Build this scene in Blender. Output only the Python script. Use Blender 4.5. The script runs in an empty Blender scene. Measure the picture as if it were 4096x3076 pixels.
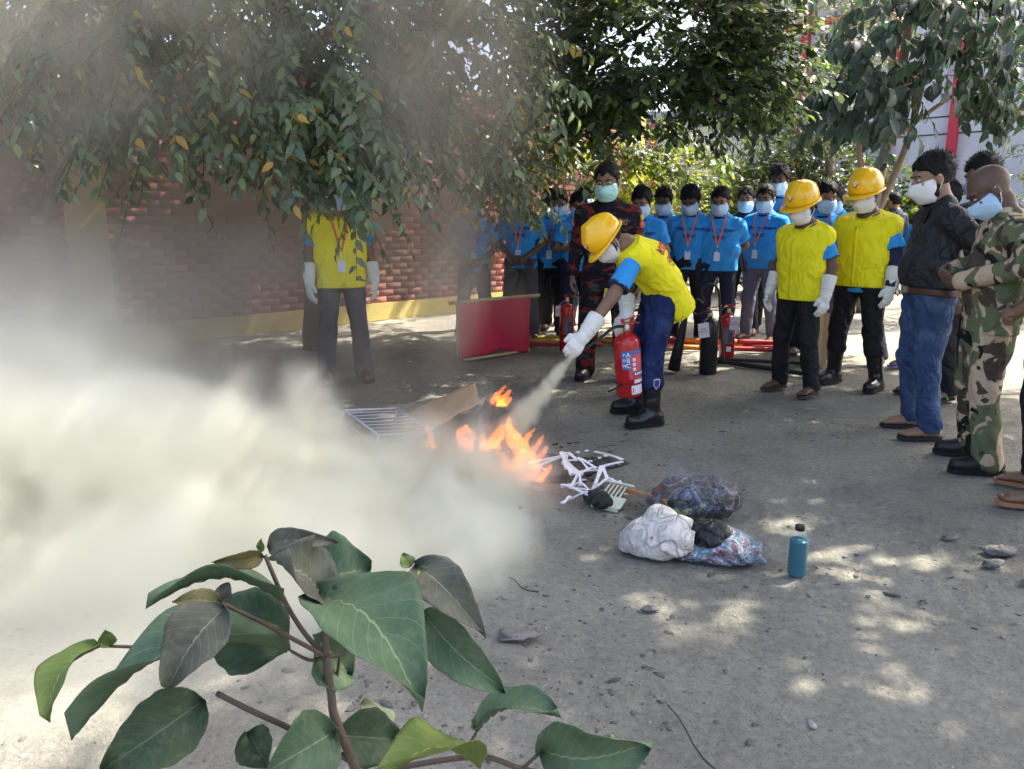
import bpy, math, random
import numpy as np
from mathutils import Vector, Matrix
R = math.radians
scene = bpy.context.scene
# ---------------------------------------------------------------- camera, sky, sun, exposure
cam_d = bpy.data.cameras.new('camera'); cam = bpy.data.objects.new('camera', cam_d)
scene.collection.objects.link(cam); scene.camera = cam
cam_d.sensor_width = 36.0; cam_d.lens = 36.0 * 770 / 1024
cam_d.clip_start = 0.05; cam_d.clip_end = 600
cam.location = (0, 0, 1.35); cam.rotation_euler = (R(90 - 12.09), 0, 0)
SUN_EL, SUN_AZ = 54.0, 24.0            # elevation; azimuth from +x towards +y
world = bpy.data.worlds.new('World'); scene.world = world; world.use_nodes = True
wn = world.node_tree.nodes; wl = world.node_tree.links
sky = wn.new('ShaderNodeTexSky'); sky.sky_type = 'NISHITA'; sky.sun_disc = False
sky.sun_elevation = R(SUN_EL); sky.sun_rotation = R(90 - SUN_AZ)
sky.dust_density = 5.0; sky.air_density = 0.8; sky.ozone_density = 0.6
bg = wn['Background']; bg.inputs['Strength'].default_value = 0.15
wl.new(sky.outputs[0], bg.inputs[0])
sun_d = bpy.data.lights.new('sun', 'SUN'); sun = bpy.data.objects.new('sun', sun_d)
scene.collection.objects.link(sun)
sun_d.energy = 4.2; sun_d.angle = R(0.53); sun_d.color = (1.0, 0.93, 0.80)
sv = Vector((math.cos(R(SUN_EL)) * math.cos(R(SUN_AZ)), math.cos(R(SUN_EL)) * math.sin(R(SUN_AZ)), math.sin(R(SUN_EL))))
sun.rotation_euler = sv.to_track_quat('Z', 'Y').to_euler()
sun.location = sv * 40
vs = scene.view_settings
vs.view_transform = 'Standard'; vs.look = 'None'; vs.gamma = 1.0; vs.use_curve_mapping = False
vs.exposure = 2.2
cy = scene.cycles
cy.use_denoising = True
try: cy.denoiser = 'OPENIMAGEDENOISE'
except Exception: pass
cy.max_bounces = 12; cy.diffuse_bounces = 3; cy.glossy_bounces = 2; cy.transmission_bounces = 4
cy.volume_bounces = 8; cy.transparent_max_bounces = 8
cy.volume_step_rate = 1.5; cy.volume_max_steps = 256
cy.sample_clamp_indirect = 6.0
cy.caustics_reflective = False; cy.caustics_refractive = False
# ---------------------------------------------------------------- helpers
C = scene.collection
rng = np.random.default_rng(7)
random.seed(7)
V3 = lambda *a: np.array(a, float)
def nrm(v):
    v = np.asarray(v, float); return v / (np.linalg.norm(v) + 1e-12)
def srgb(r, g, b):
    f = lambda c: (c / 255 / 12.92) if c <= 10 else ((c / 255 + .055) / 1.055) ** 2.4
    return (f(r), f(g), f(b))

def build_mesh(name, v, f):
    me = bpy.data.meshes.new(name)
    v = np.asarray(v, np.float32).reshape(-1, 3)
    if isinstance(f, np.ndarray):
        nf, k = f.shape
        me.vertices.add(len(v)); me.vertices.foreach_set('co', v.ravel())
        me.loops.add(nf * k); me.loops.foreach_set('vertex_index', f.astype(np.int32).ravel())
        me.polygons.add(nf); me.polygons.foreach_set('loop_start', np.arange(0, nf * k, k, dtype=np.int32))
        me.update(calc_edges=True)
    else:
        me.from_pydata([tuple(map(float, p)) for p in v], [], [tuple(map(int, q)) for q in f]); me.update()
    return me
def obj(name, v, f, mat, parent=None, smooth=True, loc=None):
    me = v if isinstance(v, bpy.types.Mesh) else build_mesh(name, v, f)
    if mat is not None and len(me.materials) == 0: me.materials.append(mat)
    if smooth: me.polygons.foreach_set('use_smooth', np.ones(len(me.polygons), bool))
    o = bpy.data.objects.new(name, me); C.objects.link(o)
    if parent is not None: o.parent = parent
    if loc is not None: o.location = loc
    return o
def tag(o, label=None, cat=None, group=None, kind=None):
    if label: o['label'] = label
    if cat: o['category'] = cat
    if group: o['group'] = group
    if kind: o['kind'] = kind
    return o
def thing(name, label, cat, loc=(0, 0, 0), yaw=0.0, group=None):
    o = bpy.data.objects.new(name, None); C.objects.link(o)
    o.empty_display_size = .1; o.location = loc; o.rotation_euler = (0, 0, yaw)
    return tag(o, label, cat, group)
class MB:
    """collects simple shapes into one mesh"""
    def __init__(s): s.v = []; s.f = []
    def add(s, v, f):
        n = len(s.v); s.v += [tuple(map(float, p)) for p in v]; s.f += [tuple(int(i) + n for i in q) for q in f]; return s
    def box(s, c, d, M=None, taper=1.0):
        hx, hy, hz = np.array(d) / 2
        p = [(sx * hx * (taper if sz > 0 else 1), sy * hy * (taper if sz > 0 else 1), sz * hz) for sz in (-1, 1) for sy in (-1, 1) for sx in (-1, 1)]
        p = np.array(p)
        if M is not None: p = p @ np.array(M).T
        return s.add(p + np.array(c), [(0, 2, 3, 1), (4, 5, 7, 6), (0, 1, 5, 4), (2, 6, 7, 3), (0, 4, 6, 2), (1, 3, 7, 5)])
    def tube(s, pts, r, n=8, caps=True):
        v, f = tube_vf(pts, r, n, caps); return s.add(v, f)
    def lathe(s, prof, n=20, axis_pt=(0, 0, 0), M=None):
        v, f = lathe_vf(prof, n)
        if M is not None: v = v @ np.array(M).T
        return s.add(v + np.array(axis_pt), f)
    def build(s, name, mat, parent=None, smooth=False, loc=None):
        return obj(name, s.v, s.f, mat, parent, smooth, loc)
def tube_vf(pts, r, n=8, caps=True):
    pts = np.asarray(pts, float); m = len(pts)
    r = np.full(m, r) if np.isscalar(r) else np.asarray(r, float)
    T = np.gradient(pts, axis=0); T /= np.linalg.norm(T, axis=1)[:, None] + 1e-9
    u = np.cross(T[0], (0, 0, 1.0));
    if np.linalg.norm(u) < .1: u = np.cross(T[0], (1.0, 0, 0))
    u = nrm(u); v = []
    for i in range(m):
        u = nrm(u - T[i] * np.dot(u, T[i])); w = np.cross(T[i], u)
        for j in range(n):
            a = 2 * math.pi * j / n; v.append(pts[i] + r[i] * (math.cos(a) * u + math.sin(a) * w))
    f = [(i * n + j, i * n + (j + 1) % n, (i + 1) * n + (j + 1) % n, (i + 1) * n + j) for i in range(m - 1) for j in range(n)]
    if caps: f += [tuple(range(n - 1, -1, -1)), tuple((m - 1) * n + j for j in range(n))]
    return np.array(v), f
def lathe_vf(prof, n=20):
    v = []; m = len(prof)
    for r, z in prof:
        for j in range(n):
            a = 2 * math.pi * j / n; v.append((r * math.cos(a), r * math.sin(a), z))
    f = [(i * n + j, i * n + (j + 1) % n, (i + 1) * n + (j + 1) % n, (i + 1) * n + j) for i in range(m - 1) for j in range(n)]
    f += [tuple(range(n - 1, -1, -1)), tuple((m - 1) * n + j for j in range(n))]
    return np.array(v), f
def spline(pts, n=8):
    pts = np.asarray(pts, float)
    if len(pts) < 3: return np.array([pts[0] + (pts[-1] - pts[0]) * t for t in np.linspace(0, 1, n)])
    P = np.vstack([2 * pts[0] - pts[1], pts, 2 * pts[-1] - pts[-2]]); out = []
    for i in range(1, len(P) - 2):
        for t in np.linspace(0, 1, n, endpoint=False):
            a, b, c, d = P[i - 1], P[i], P[i + 1], P[i + 2]
            out.append(.5 * (2 * b + (c - a) * t + (2 * a - 5 * b + 4 * c - d) * t * t + (3 * b - a - 3 * c + d) * t ** 3))
    out.append(pts[-1]); return np.array(out)
def rot(axis, deg):
    return np.array(Matrix.Rotation(R(deg), 3, axis))
def frame(fwd, up=(0, 0, 1)):
    """columns: right, forward, up"""
    F = nrm(fwd); Rr = nrm(np.cross(F, up)); U = np.cross(Rr, F); return np.stack([Rr, F, U], 1)

# ---- materials
MATS = {}
def nt(m):
    m.use_nodes = True; t = m.node_tree; return t, t.nodes, t.links, t.nodes['Principled BSDF']
def M(name, col, rough=.7, var=.12, scale=12., bump=.0, bscale=60., spec=.4, metal=0., coat=0., dirt=None, dscale=3., sheen=0., trans=0., crease=0., cscale=6.):
    if name in MATS: return MATS[name]
    m = bpy.data.materials.new(name); t, N, L, p = nt(m)
    p.inputs['Roughness'].default_value = rough; p.inputs['Metallic'].default_value = metal
    p.inputs['Specular IOR Level'].default_value = spec; p.inputs['Coat Weight'].default_value = coat
    p.inputs['Sheen Weight'].default_value = sheen
    tc = N.new('ShaderNodeTexCoord')
    n1 = N.new('ShaderNodeTexNoise'); n1.inputs['Scale'].default_value = scale; n1.inputs['Detail'].default_value = 4
    L.new(tc.outputs['Object'], n1.inputs['Vector'])
    mx = N.new('ShaderNodeMix'); mx.data_type = 'RGBA'
    c = np.array(col); mx.inputs[6].default_value = (*np.clip(c * (1 - var), 0, 1), 1); mx.inputs[7].default_value = (*np.clip(c * (1 + var), 0, 1), 1)
    L.new(n1.outputs['Fac'], mx.inputs[0]); out = mx.outputs[2]
    if dirt:
        n2 = N.new('ShaderNodeTexNoise'); n2.inputs['Scale'].default_value = dscale; n2.inputs['Detail'].default_value = 6; n2.inputs['Roughness'].default_value = .65
        L.new(tc.outputs['Object'], n2.inputs['Vector'])
        rp = N.new('ShaderNodeValToRGB'); rp.color_ramp.elements[0].position = .48; rp.color_ramp.elements[1].position = .72
        L.new(n2.outputs['Fac'], rp.inputs[0])
        m2 = N.new('ShaderNodeMix'); m2.data_type = 'RGBA'; m2.inputs[7].default_value = (*dirt, 1)
        L.new(rp.outputs[0], m2.inputs[0]); L.new(out, m2.inputs[6]); out = m2.outputs[2]
    L.new(out, p.inputs['Base Color'])
    if bump > 0:
        nb = N.new('ShaderNodeTexNoise'); nb.inputs['Scale'].default_value = bscale; nb.inputs['Detail'].default_value = 5
        L.new(tc.outputs['Object'], nb.inputs['Vector'])
        b = N.new('ShaderNodeBump'); b.inputs['Strength'].default_value = min(1, bump); b.inputs['Distance'].default_value = .02
        L.new(nb.outputs['Fac'], b.inputs['Height']); L.new(b.outputs[0], p.inputs['Normal'])
    if crease > 0:
        mp = N.new('ShaderNodeMapping'); mp.inputs['Scale'].default_value = (1, 1, .7); mp.inputs['Rotation'].default_value = (.3, .4, .2); L.new(tc.outputs['Object'], mp.inputs[0])
        nc = N.new('ShaderNodeTexNoise'); nc.inputs['Scale'].default_value = cscale; nc.inputs['Detail'].default_value = 2.5; nc.inputs['Roughness'].default_value = .45; nc.inputs['Distortion'].default_value = .9; L.new(mp.outputs[0], nc.inputs['Vector'])
        s1 = N.new('ShaderNodeMath'); s1.operation = 'SUBTRACT'; s1.inputs[1].default_value = .5; L.new(nc.outputs['Fac'], s1.inputs[0]); s2 = N.new('ShaderNodeMath'); s2.operation = 'ABSOLUTE'; L.new(s1.outputs[0], s2.inputs[0]); s3 = N.new('ShaderNodeMath'); s3.operation = 'POWER'; s3.inputs[1].default_value = .55; L.new(s2.outputs[0], s3.inputs[0])
        b2 = N.new('ShaderNodeBump'); b2.invert = True; b2.inputs['Strength'].default_value = crease; b2.inputs['Distance'].default_value = .035; L.new(s3.outputs[0], b2.inputs['Height'])
        if bump > 0: L.new(b.outputs[0], b2.inputs['Normal'])
        L.new(b2.outputs[0], p.inputs['Normal'])
    if trans > 0:
        tr = N.new('ShaderNodeBsdfTranslucent'); L.new(out, tr.inputs[0]); ms = N.new('ShaderNodeMixShader'); ms.inputs[0].default_value = trans
        L.new(p.outputs[0], ms.inputs[1]); L.new(tr.outputs[0], ms.inputs[2]); L.new(ms.outputs[0], N['Material Output'].inputs[0])
    MATS[name] = m; return m
def camo(name, cols, scale=9., bump=.25, stretch=(1, 1, 1)):
    m = bpy.data.materials.new(name); t, N, L, p = nt(m); p.inputs['Roughness'].default_value = .85; p.inputs['Specular IOR Level'].default_value = .2
    tc = N.new('ShaderNodeTexCoord'); cur = None
    mp = N.new('ShaderNodeMapping'); mp.inputs['Scale'].default_value = stretch; L.new(tc.outputs['Object'], mp.inputs[0])
    for i, (c, th) in enumerate(cols):
        if i == 0:
            rgb = N.new('ShaderNodeRGB'); rgb.outputs[0].default_value = (*c, 1); cur = rgb.outputs[0]; continue
        n = N.new('ShaderNodeTexNoise'); n.noise_dimensions = '4D'; n.inputs['W'].default_value = i * 7.3; n.inputs['Scale'].default_value = scale; n.inputs['Detail'].default_value = 2.5; n.inputs['Distortion'].default_value = .9
        L.new(mp.outputs[0], n.inputs['Vector'])
        rp = N.new('ShaderNodeValToRGB'); rp.color_ramp.elements[0].position = th; rp.color_ramp.elements[1].position = th + .015; L.new(n.outputs['Fac'], rp.inputs[0])
        mx = N.new('ShaderNodeMix'); mx.data_type = 'RGBA'; mx.inputs[7].default_value = (*c, 1); L.new(cur, mx.inputs[6]); L.new(rp.outputs[0], mx.inputs[0]); cur = mx.outputs[2]
    L.new(cur, p.inputs['Base Color'])
    nb = N.new('ShaderNodeTexNoise'); nb.inputs['Scale'].default_value = 18; L.new(tc.outputs['Object'], nb.inputs['Vector'])
    b = N.new('ShaderNodeBump'); b.inputs['Strength'].default_value = bump; b.inputs['Distance'].default_value = .03; L.new(nb.outputs['Fac'], b.inputs['Height']); L.new(b.outputs[0], p.inputs['Normal'])
    return m
def leafmat(name, cols, rough=.4, trans=.3, spec=.5, veins=False):
    """cols: list of linear colours spread over the per-leaf random attribute"""
    m = bpy.data.materials.new(name); t, N, L, p = nt(m); p.inputs['Roughness'].default_value = rough; p.inputs['Specular IOR Level'].default_value = spec
    at = N.new('ShaderNodeAttribute'); at.attribute_name = 'rnd'
    rp = N.new('ShaderNodeValToRGB'); e = rp.color_ramp.elements
    while len(e) < len(cols): e.new(.5)
    for i, (pos, c) in enumerate(cols): e[i].position = pos; e[i].color = (*c, 1)
    L.new(at.outputs['Fac'], rp.inputs[0]); L.new(rp.outputs[0], p.inputs['Base Color'])
    tr = N.new('ShaderNodeBsdfTranslucent')
    hs = N.new('ShaderNodeHueSaturation'); hs.inputs['Hue'].default_value = .475; hs.inputs['Saturation'].default_value = 1.15; hs.inputs['Value'].default_value = 1.9
    L.new(rp.outputs[0], hs.inputs['Color']); L.new(hs.outputs[0], tr.inputs[0])
    ms = N.new('ShaderNodeMixShader'); ms.inputs[0].default_value = trans
    L.new(p.outputs[0], ms.inputs[1]); L.new(tr.outputs[0], ms.inputs[2]); L.new(ms.outputs[0], N['Material Output'].inputs[0])
    return m

# ---- signed distance fields -> one continuous surface
def cap(a, b, ra, rb=None, k=.02, side=None, flat=1.0):
    return ('c', np.asarray(a, float), np.asarray(b, float), ra, ra if rb is None else rb, k, None if side is None else nrm(side), flat)
def ell(c, rad, k=.02, Rm=None):
    return ('e', np.asarray(c, float), np.asarray(rad, float), np.eye(3) if Rm is None else np.asarray(Rm), k)
def prim_bounds(p):
    if p[0] == 'c':
        r = max(p[3], p[4]) / min(1, p[7]); return np.minimum(p[1], p[2]) - r, np.maximum(p[1], p[2]) + r
    r = max(p[2]); return p[1] - r, p[1] + r
def prim_d(p, X, Y, Z):
    if p[0] == 'c':
        a, b, ra, rb, k, side, flat = p[1:]
        ba = b - a; L2 = max(float(ba @ ba), 1e-9)
        px, py, pz = X - a[0], Y - a[1], Z - a[2]
        t = np.clip((px * ba[0] + py * ba[1] + pz * ba[2]) / L2, 0, 1)
        qx, qy, qz = px - t * ba[0], py - t * ba[1], pz - t * ba[2]
        if side is None: d = np.sqrt(qx * qx + qy * qy + qz * qz)
        else:
            s = qx * side[0] + qy * side[1] + qz * side[2]
            d = np.sqrt(np.maximum(qx * qx + qy * qy + qz * qz - s * s * (1 - flat * flat), 0))
        return d - (ra + (rb - ra) * t)
    c, rad, Rm, k = p[1:]
    px, py, pz = X - c[0], Y - c[1], Z - c[2]
    u = [(px * Rm[0, i] + py * Rm[1, i] + pz * Rm[2, i]) / rad[i] for i in range(3)]
    l = np.sqrt(u[0] ** 2 + u[1] ** 2 + u[2] ** 2)
    return (l - 1) * min(rad)
class Field:
    def __init__(s, prims, res, pad=.0):
        B = [prim_bounds(p) for p in prims]
        s.lo = np.min([b[0] for b in B], 0) - 4 * res - pad; hi = np.max([b[1] for b in B], 0) + 4 * res + pad
        s.res = res; s.n = np.ceil((hi - s.lo) / res).astype(int) + 1
        s.ax = [(s.lo[i] + res * np.arange(s.n[i])).astype(np.float32) for i in range(3)]
        s.F = np.full(s.n, 9., np.float32)
        for p in prims: s.add(p)
    def sl(s, lo, hi):
        i0 = np.clip(np.floor((lo - s.lo) / s.res).astype(int), 0, s.n - 1); i1 = np.clip(np.ceil((hi - s.lo) / s.res).astype(int) + 1, 1, s.n)
        return tuple(slice(a, b) for a, b in zip(i0, i1))
    def grid(s, q): return s.ax[0][q[0]][:, None, None], s.ax[1][q[1]][None, :, None], s.ax[2][q[2]][None, None, :]
    def add(s, p):
        k = max(p[5] if p[0] == 'c' else p[4], 1e-4); lo, hi = prim_bounds(p); m = k + 3 * s.res
        q = s.sl(lo - m, hi + m); d = prim_d(p, *s.grid(q)); F = s.F[q]
        h = np.clip(.5 + .5 * (F - d) / k, 0, 1); s.F[q] = F * (1 - h) + d * h - k * h * (1 - h)
    def sub(s, p, k=.004):
        lo, hi = prim_bounds(p); q = s.sl(lo - .02, hi + .02); s.F[q] = np.maximum(s.F[q], -prim_d(p, *s.grid(q)))
    def clip(s, pt, n):
        n = nrm(n); X, Y, Z = s.grid((slice(None),) * 3); s.F = np.maximum(s.F, ((X - pt[0]) * n[0] + (Y - pt[1]) * n[1] + (Z - pt[2]) * n[2]).astype(np.float32))
    def clipf(s, fn):
        s.F = np.maximum(s.F, fn(*s.grid((slice(None),) * 3)).astype(np.float32))
    def fold(s, amp, wl=.12, seed=0, band=.04, st=(1, 1, .55)):
        I = np.nonzero(np.abs(s.F) < band)
        P = np.stack([s.ax[i][I[i]] for i in range(3)], 1) * np.array(st)
        s.F[I] += (amp * wrinkle(P, wl, seed)).astype(np.float32)
    def front(s, x, z, axis=1, sign=1):
        """outermost surface coordinate along +-axis at (x, z) (axis 1: y)"""
        x = np.atleast_1d(x); z = np.atleast_1d(z)
        i = np.clip(((x - s.lo[0]) / s.res).round().astype(int), 0, s.n[0] - 1); k = np.clip(((z - s.lo[2]) / s.res).round().astype(int), 0, s.n[2] - 1)
        col = s.F[i, :, k]; ins = col < 0
        if sign > 0:
            j = s.n[1] - 1 - np.argmax(ins[:, ::-1], 1); jn = np.minimum(j + 1, s.n[1] - 1)
        else:
            j = np.argmax(ins, 1); jn = np.maximum(j - 1, 0)
        a = col[np.arange(len(j)), j]; b = col[np.arange(len(j)), jn]; t = a / (a - b - 1e-9)
        y = s.ax[1][j] + sign * np.clip(t, 0, 1) * s.res
        return np.where(ins.any(1), y, np.nan)
    def mesh(s): return nets(s.F, s.lo, s.res)
def wrinkle(P, wl, seed):
    r = np.random.default_rng(seed); out = 0
    W = P + wl * .5 * np.sin(P[:, [1, 2, 0]] * (2 * math.pi / (wl * 2.9)) + r.uniform(0, 6, 3))
    for i in range(5):
        d = nrm(r.normal(size=3) * (.7, .7, 1.2)); e = nrm(r.normal(size=3)); f = 2 * math.pi / (wl * r.uniform(.7, 1.6))
        mask = np.clip(.5 + .9 * np.sin((P @ e) * f * .37 + r.uniform(0, 6)), 0, 1)
        s_ = np.sin((W @ d) * f * .5 + r.uniform(0, 6)); out = out + mask * (.6 - 1.6 * np.abs(s_) ** .7) * .5
    return out
def nets(F, lo, res):
    S = F < 0
    cs = np.zeros(np.array(F.shape) - 1, np.int8); n = F.shape
    for a in (0, 1):
        for b in (0, 1):
            for c in (0, 1): cs += S[a:n[0] - 1 + a, b:n[1] - 1 + b, c:n[2] - 1 + c]
    I = np.nonzero((cs > 0) & (cs < 8)); N = len(I[0])
    ids = np.full(cs.shape, -1, np.int32); ids[I] = np.arange(N)
    co = [(a, b, c) for a in (0, 1) for b in (0, 1) for c in (0, 1)]
    val = {k: F[I[0] + k[0], I[1] + k[1], I[2] + k[2]] for k in co}
    acc = np.zeros((N, 3)); cnt = np.zeros(N)
    for a in co:
        for ax in range(3):
            if a[ax] == 0:
                b = list(a); b[ax] = 1; b = tuple(b); va, vb = val[a], val[b]; m = (va < 0) != (vb < 0)
                t = np.where(m, va / np.where(m, va - vb, 1), 0)
                for j in range(3): acc[:, j] += m * (a[j] + (t if j == ax else 0))
                cnt += m
    v = (acc / cnt[:, None] + np.stack(I, 1)) * res + lo
    fs = []
    for ax in range(3):
        sl0 = [slice(1, -1)] * 3; sl1 = [slice(1, -1)] * 3; sl0[ax] = slice(0, -1); sl1[ax] = slice(1, None)
        A, B = S[tuple(sl0)], S[tuple(sl1)]; J = np.nonzero(A != B); base = [j + 1 for j in J]; base[ax] = J[ax]
        o1, o2 = [(1, 2), (2, 0), (0, 1)][ax]
        def cell(d1, d2):
            q = [b.copy() for b in base]; q[o1] -= d1; q[o2] -= d2; return ids[q[0], q[1], q[2]]
        quad = np.stack([cell(1, 1), cell(0, 1), cell(0, 0), cell(1, 0)], 1)
        flip = ~A[J]; quad[flip] = quad[flip][:, ::-1]; fs.append(quad)
    f = np.concatenate(fs); f = f[(f >= 0).all(1)]
    return v, f
def sdf_obj(name, prims, res, mat, parent=None, clips=(), subs=(), fold=None, fn=None, keep=False):
    fd = Field(prims, res)
    if fold: fd.fold(*fold)
    for p in subs: fd.sub(p)
    for pt, n in clips: fd.clip(pt, n)
    if fn: fd.clipf(fn)
    v, f = fd.mesh(); o = obj(name, v, f, mat, parent)
    return (o, fd) if keep else o
def text_vf(s, size, bold=0.0, extrude=0.0):
    cu = bpy.data.curves.new('text', 'FONT'); cu.body = s; cu.size = size; cu.align_x = 'CENTER'; cu.align_y = 'CENTER'; cu.offset = bold; cu.resolution_u = 3
    o = bpy.data.objects.new('text', cu); C.objects.link(o)
    dg = bpy.context.evaluated_depsgraph_get(); me = bpy.data.meshes.new_from_object(o.evaluated_get(dg))
    v = np.array([p.co[:] for p in me.vertices]); f = [tuple(p.vertices) for p in me.polygons]
    bpy.data.objects.remove(o); bpy.data.curves.remove(cu); bpy.data.meshes.remove(me)
    return v, f
# ---------------------------------------------------------------- ground
def hash_noise(x, y, seed, sc):
    r = np.random.default_rng(seed); out = np.zeros(np.broadcast(x, y).shape)
    for i in range(7):
        a = r.uniform(0, 2 * math.pi); f = sc * r.uniform(.6, 1.9); ph = r.uniform(0, 6, 2)
        out += np.sin((x * math.cos(a) + y * math.sin(a)) * f + ph[0] + 1.4 * np.sin((x * math.sin(a) - y * math.cos(a)) * f * .7 + ph[1]))
    return out / 7
def ground_z(x, y):
    x = np.asarray(x, float); y = np.asarray(y, float)
    z = .010 * hash_noise(x, y, 1, 2.2) + .011 * hash_noise(x, y, 2, 7.) + .004 * hash_noise(x, y, 3, 21.)
    m = np.clip(.5 + 1.2 * hash_noise(x, y, 4, 1.3), 0, 1)
    z += m * .013 * np.maximum(hash_noise(x, y, 5, 55.), -.2) + .0016 * hash_noise(x, y, 6, 120.)
    return z - .012
def axis(near0, near1, step, far, grow):
    a = list(np.arange(near0, near1, step)); d = step
    while a[-1] < far: d *= grow; a.append(a[-1] + d)
    d = step
    while a[0] > -far * (1 if near0 < -1 else 0.15): d *= grow; a.insert(0, a[0] - d)
    return np.array(a)
gx = axis(-3.0, 3.2, .021, 150, 1.07); gy = axis(.9, 6.2, .019, 220, 1.045)
GX, GY = np.meshgrid(gx, gy, indexing='ij'); fade = np.clip((30 - np.hypot(GX, GY)) / 20, 0, 1)
GZ = ground_z(GX, GY) * fade
v = np.stack([GX, GY, GZ], -1).reshape(-1, 3); ny = len(gy); ii = np.arange(len(gx) - 1)[:, None] * ny + np.arange(ny - 1)[None, :]
f = np.stack([ii, ii + ny, ii + ny + 1, ii + 1], -1).reshape(-1, 4)
def ground_mat():
    m = bpy.data.materials.new('dusty_soil'); t, N, L, p = nt(m); p.inputs['Roughness'].default_value = .95; p.inputs['Specular IOR Level'].default_value = .12
    tc = N.new('ShaderNodeTexCoord')
    def noise(sc, det=6, rough=.6, dist=0.):
        n = N.new('ShaderNodeTexNoise'); n.inputs['Scale'].default_value = sc; n.inputs['Detail'].default_value = det; n.inputs['Roughness'].default_value = rough; n.inputs['Distortion'].default_value = dist; L.new(tc.outputs['Object'], n.inputs['Vector']); return n.outputs['Fac']
    def ramp(x, a, b, ca, cb):
        r = N.new('ShaderNodeValToRGB'); r.color_ramp.elements[0].position = a; r.color_ramp.elements[1].position = b; r.color_ramp.elements[0].color = (*ca, 1); r.color_ramp.elements[1].color = (*cb, 1); L.new(x, r.inputs[0]); return r.outputs[0]
    def mix(fac, a, b, mode='MIX'):
        x = N.new('ShaderNodeMix'); x.data_type = 'RGBA'; x.blend_type = mode
        if isinstance(fac, float): x.inputs[0].default_value = fac
        else: L.new(fac, x.inputs[0])
        L.new(a, x.inputs[6]); L.new(b, x.inputs[7]); return x.outputs[2]
    base = ramp(noise(1.1, 8, .65, .4), .32, .68, (.235, .226, .194), (.375, .360, .308))
    fine = ramp(noise(38, 8, .75), .32, .68, (.60, .60, .60), (1.20, 1.19, 1.15)); c = mix(.8, base, fine, 'MULTIPLY')
    spk = ramp(noise(95, 3, .5, .6), .60, .68, (1, 1, 1), (.60, .58, .56)); c = mix(.75, c, spk, 'MULTIPLY')
    damp = ramp(noise(.55, 5, .6, .8), .56, .70, (0, 0, 0), (.6, .6, .6)); dk = N.new('ShaderNodeRGB'); dk.outputs[0].default_value = (.17, .162, .145, 1); c = mix(damp, c, dk.outputs[0])
    L.new(c, p.inputs['Base Color'])
    b1 = N.new('ShaderNodeBump'); b1.inputs['Strength'].default_value = 1.0; b1.inputs['Distance'].default_value = .035; L.new(noise(45, 8, .7), b1.inputs['Height'])
    L.new(b1.outputs[0], p.inputs['Normal']); return m
GM = ground_mat()
tag(obj('ground', v, f, GM), 'grey dusty bare earth yard with footprints and clods', kind='structure')
# pebbles and crumbs of earth
def rock(seed, n=7, m=5):
    r = np.random.default_rng(seed); v = []
    for i in range(m + 1):
        th = math.pi * i / m
        for j in range(n): ph = 2 * math.pi * (j + .3 * i) / n; k = r.uniform(.55, 1.25); v.append((math.sin(th) * math.cos(ph) * k, math.sin(th) * math.sin(ph) * k * .8, math.cos(th) * k * .5))
    return np.array(v), np.array([(i * n + j, i * n + (j + 1) % n, (i + 1) * n + (j + 1) % n, (i + 1) * n + j) for i in range(m) for j in range(n)])
def scatter(name, N, region, size, mat, kind_label, dens=None, seed=3, flat=False):
    r = np.random.default_rng(seed); bases = [rock(50 + i, 6, 3) for i in range(5)]; vs_, fs_ = [], []; off = 0; cnt = 0
    while cnt < N:
        x = r.uniform(region[0], region[1]); y = region[2] + (region[3] - region[2]) * r.uniform() ** 1.5
        if dens is not None and r.uniform() > dens(x, y): continue
        b, fb = bases[r.integers(5)]; s = size * r.lognormal(0, .42); a = r.uniform(0, 6.28)
        Q = b * np.array([s * r.uniform(.8, 1.7), s, s * (r.uniform(.08, .2) if flat else r.uniform(.35, .8))]); Q = Q @ np.array([[math.cos(a), math.sin(a), 0], [-math.sin(a), math.cos(a), 0], [0, 0, 1]]); Q += (x, y, float(ground_z(x, y)) + s * .12)
        vs_.append(Q); fs_.append(fb + off); off += len(Q); cnt += 1
    o = obj(name, np.concatenate(vs_), np.concatenate(fs_), mat, None, False); tag(o, kind_label, kind='stuff'); return o
EARTH = M('clod_earth', (.17, .160, .145), .95, .3, 30, .5, 70, .1); EARTHL = M('pale_crumb', (.30, .285, .26), .95, .3, 30, .4, 70, .1)
dn = lambda x, y: float(np.clip(.5 + 1.3 * hash_noise(np.array(x), np.array(y), 12, 1.6), .04, 1))
scatter('earth_crumbs', 3000, (-3.2, 3.6, 1.0, 9.0), .0040, EARTH, 'dark crumbs of earth strewn over the dusty yard', dn)
scatter('grit', 1500, (-3.2, 3.4, 1.0, 7.0), .0042, EARTHL, 'pale grit lying on the dusty yard', None, 9)
scatter('dark_flakes', 1900, (-2.6, 3.2, 1.6, 8.5), .0075, M('dark_flake', (.085, .08, .072), .95, .3, 30), 'dark flat flakes of mud and leaf litter on the yard', lambda x, y: dn(x, y) ** 2, 31, True)
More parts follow.
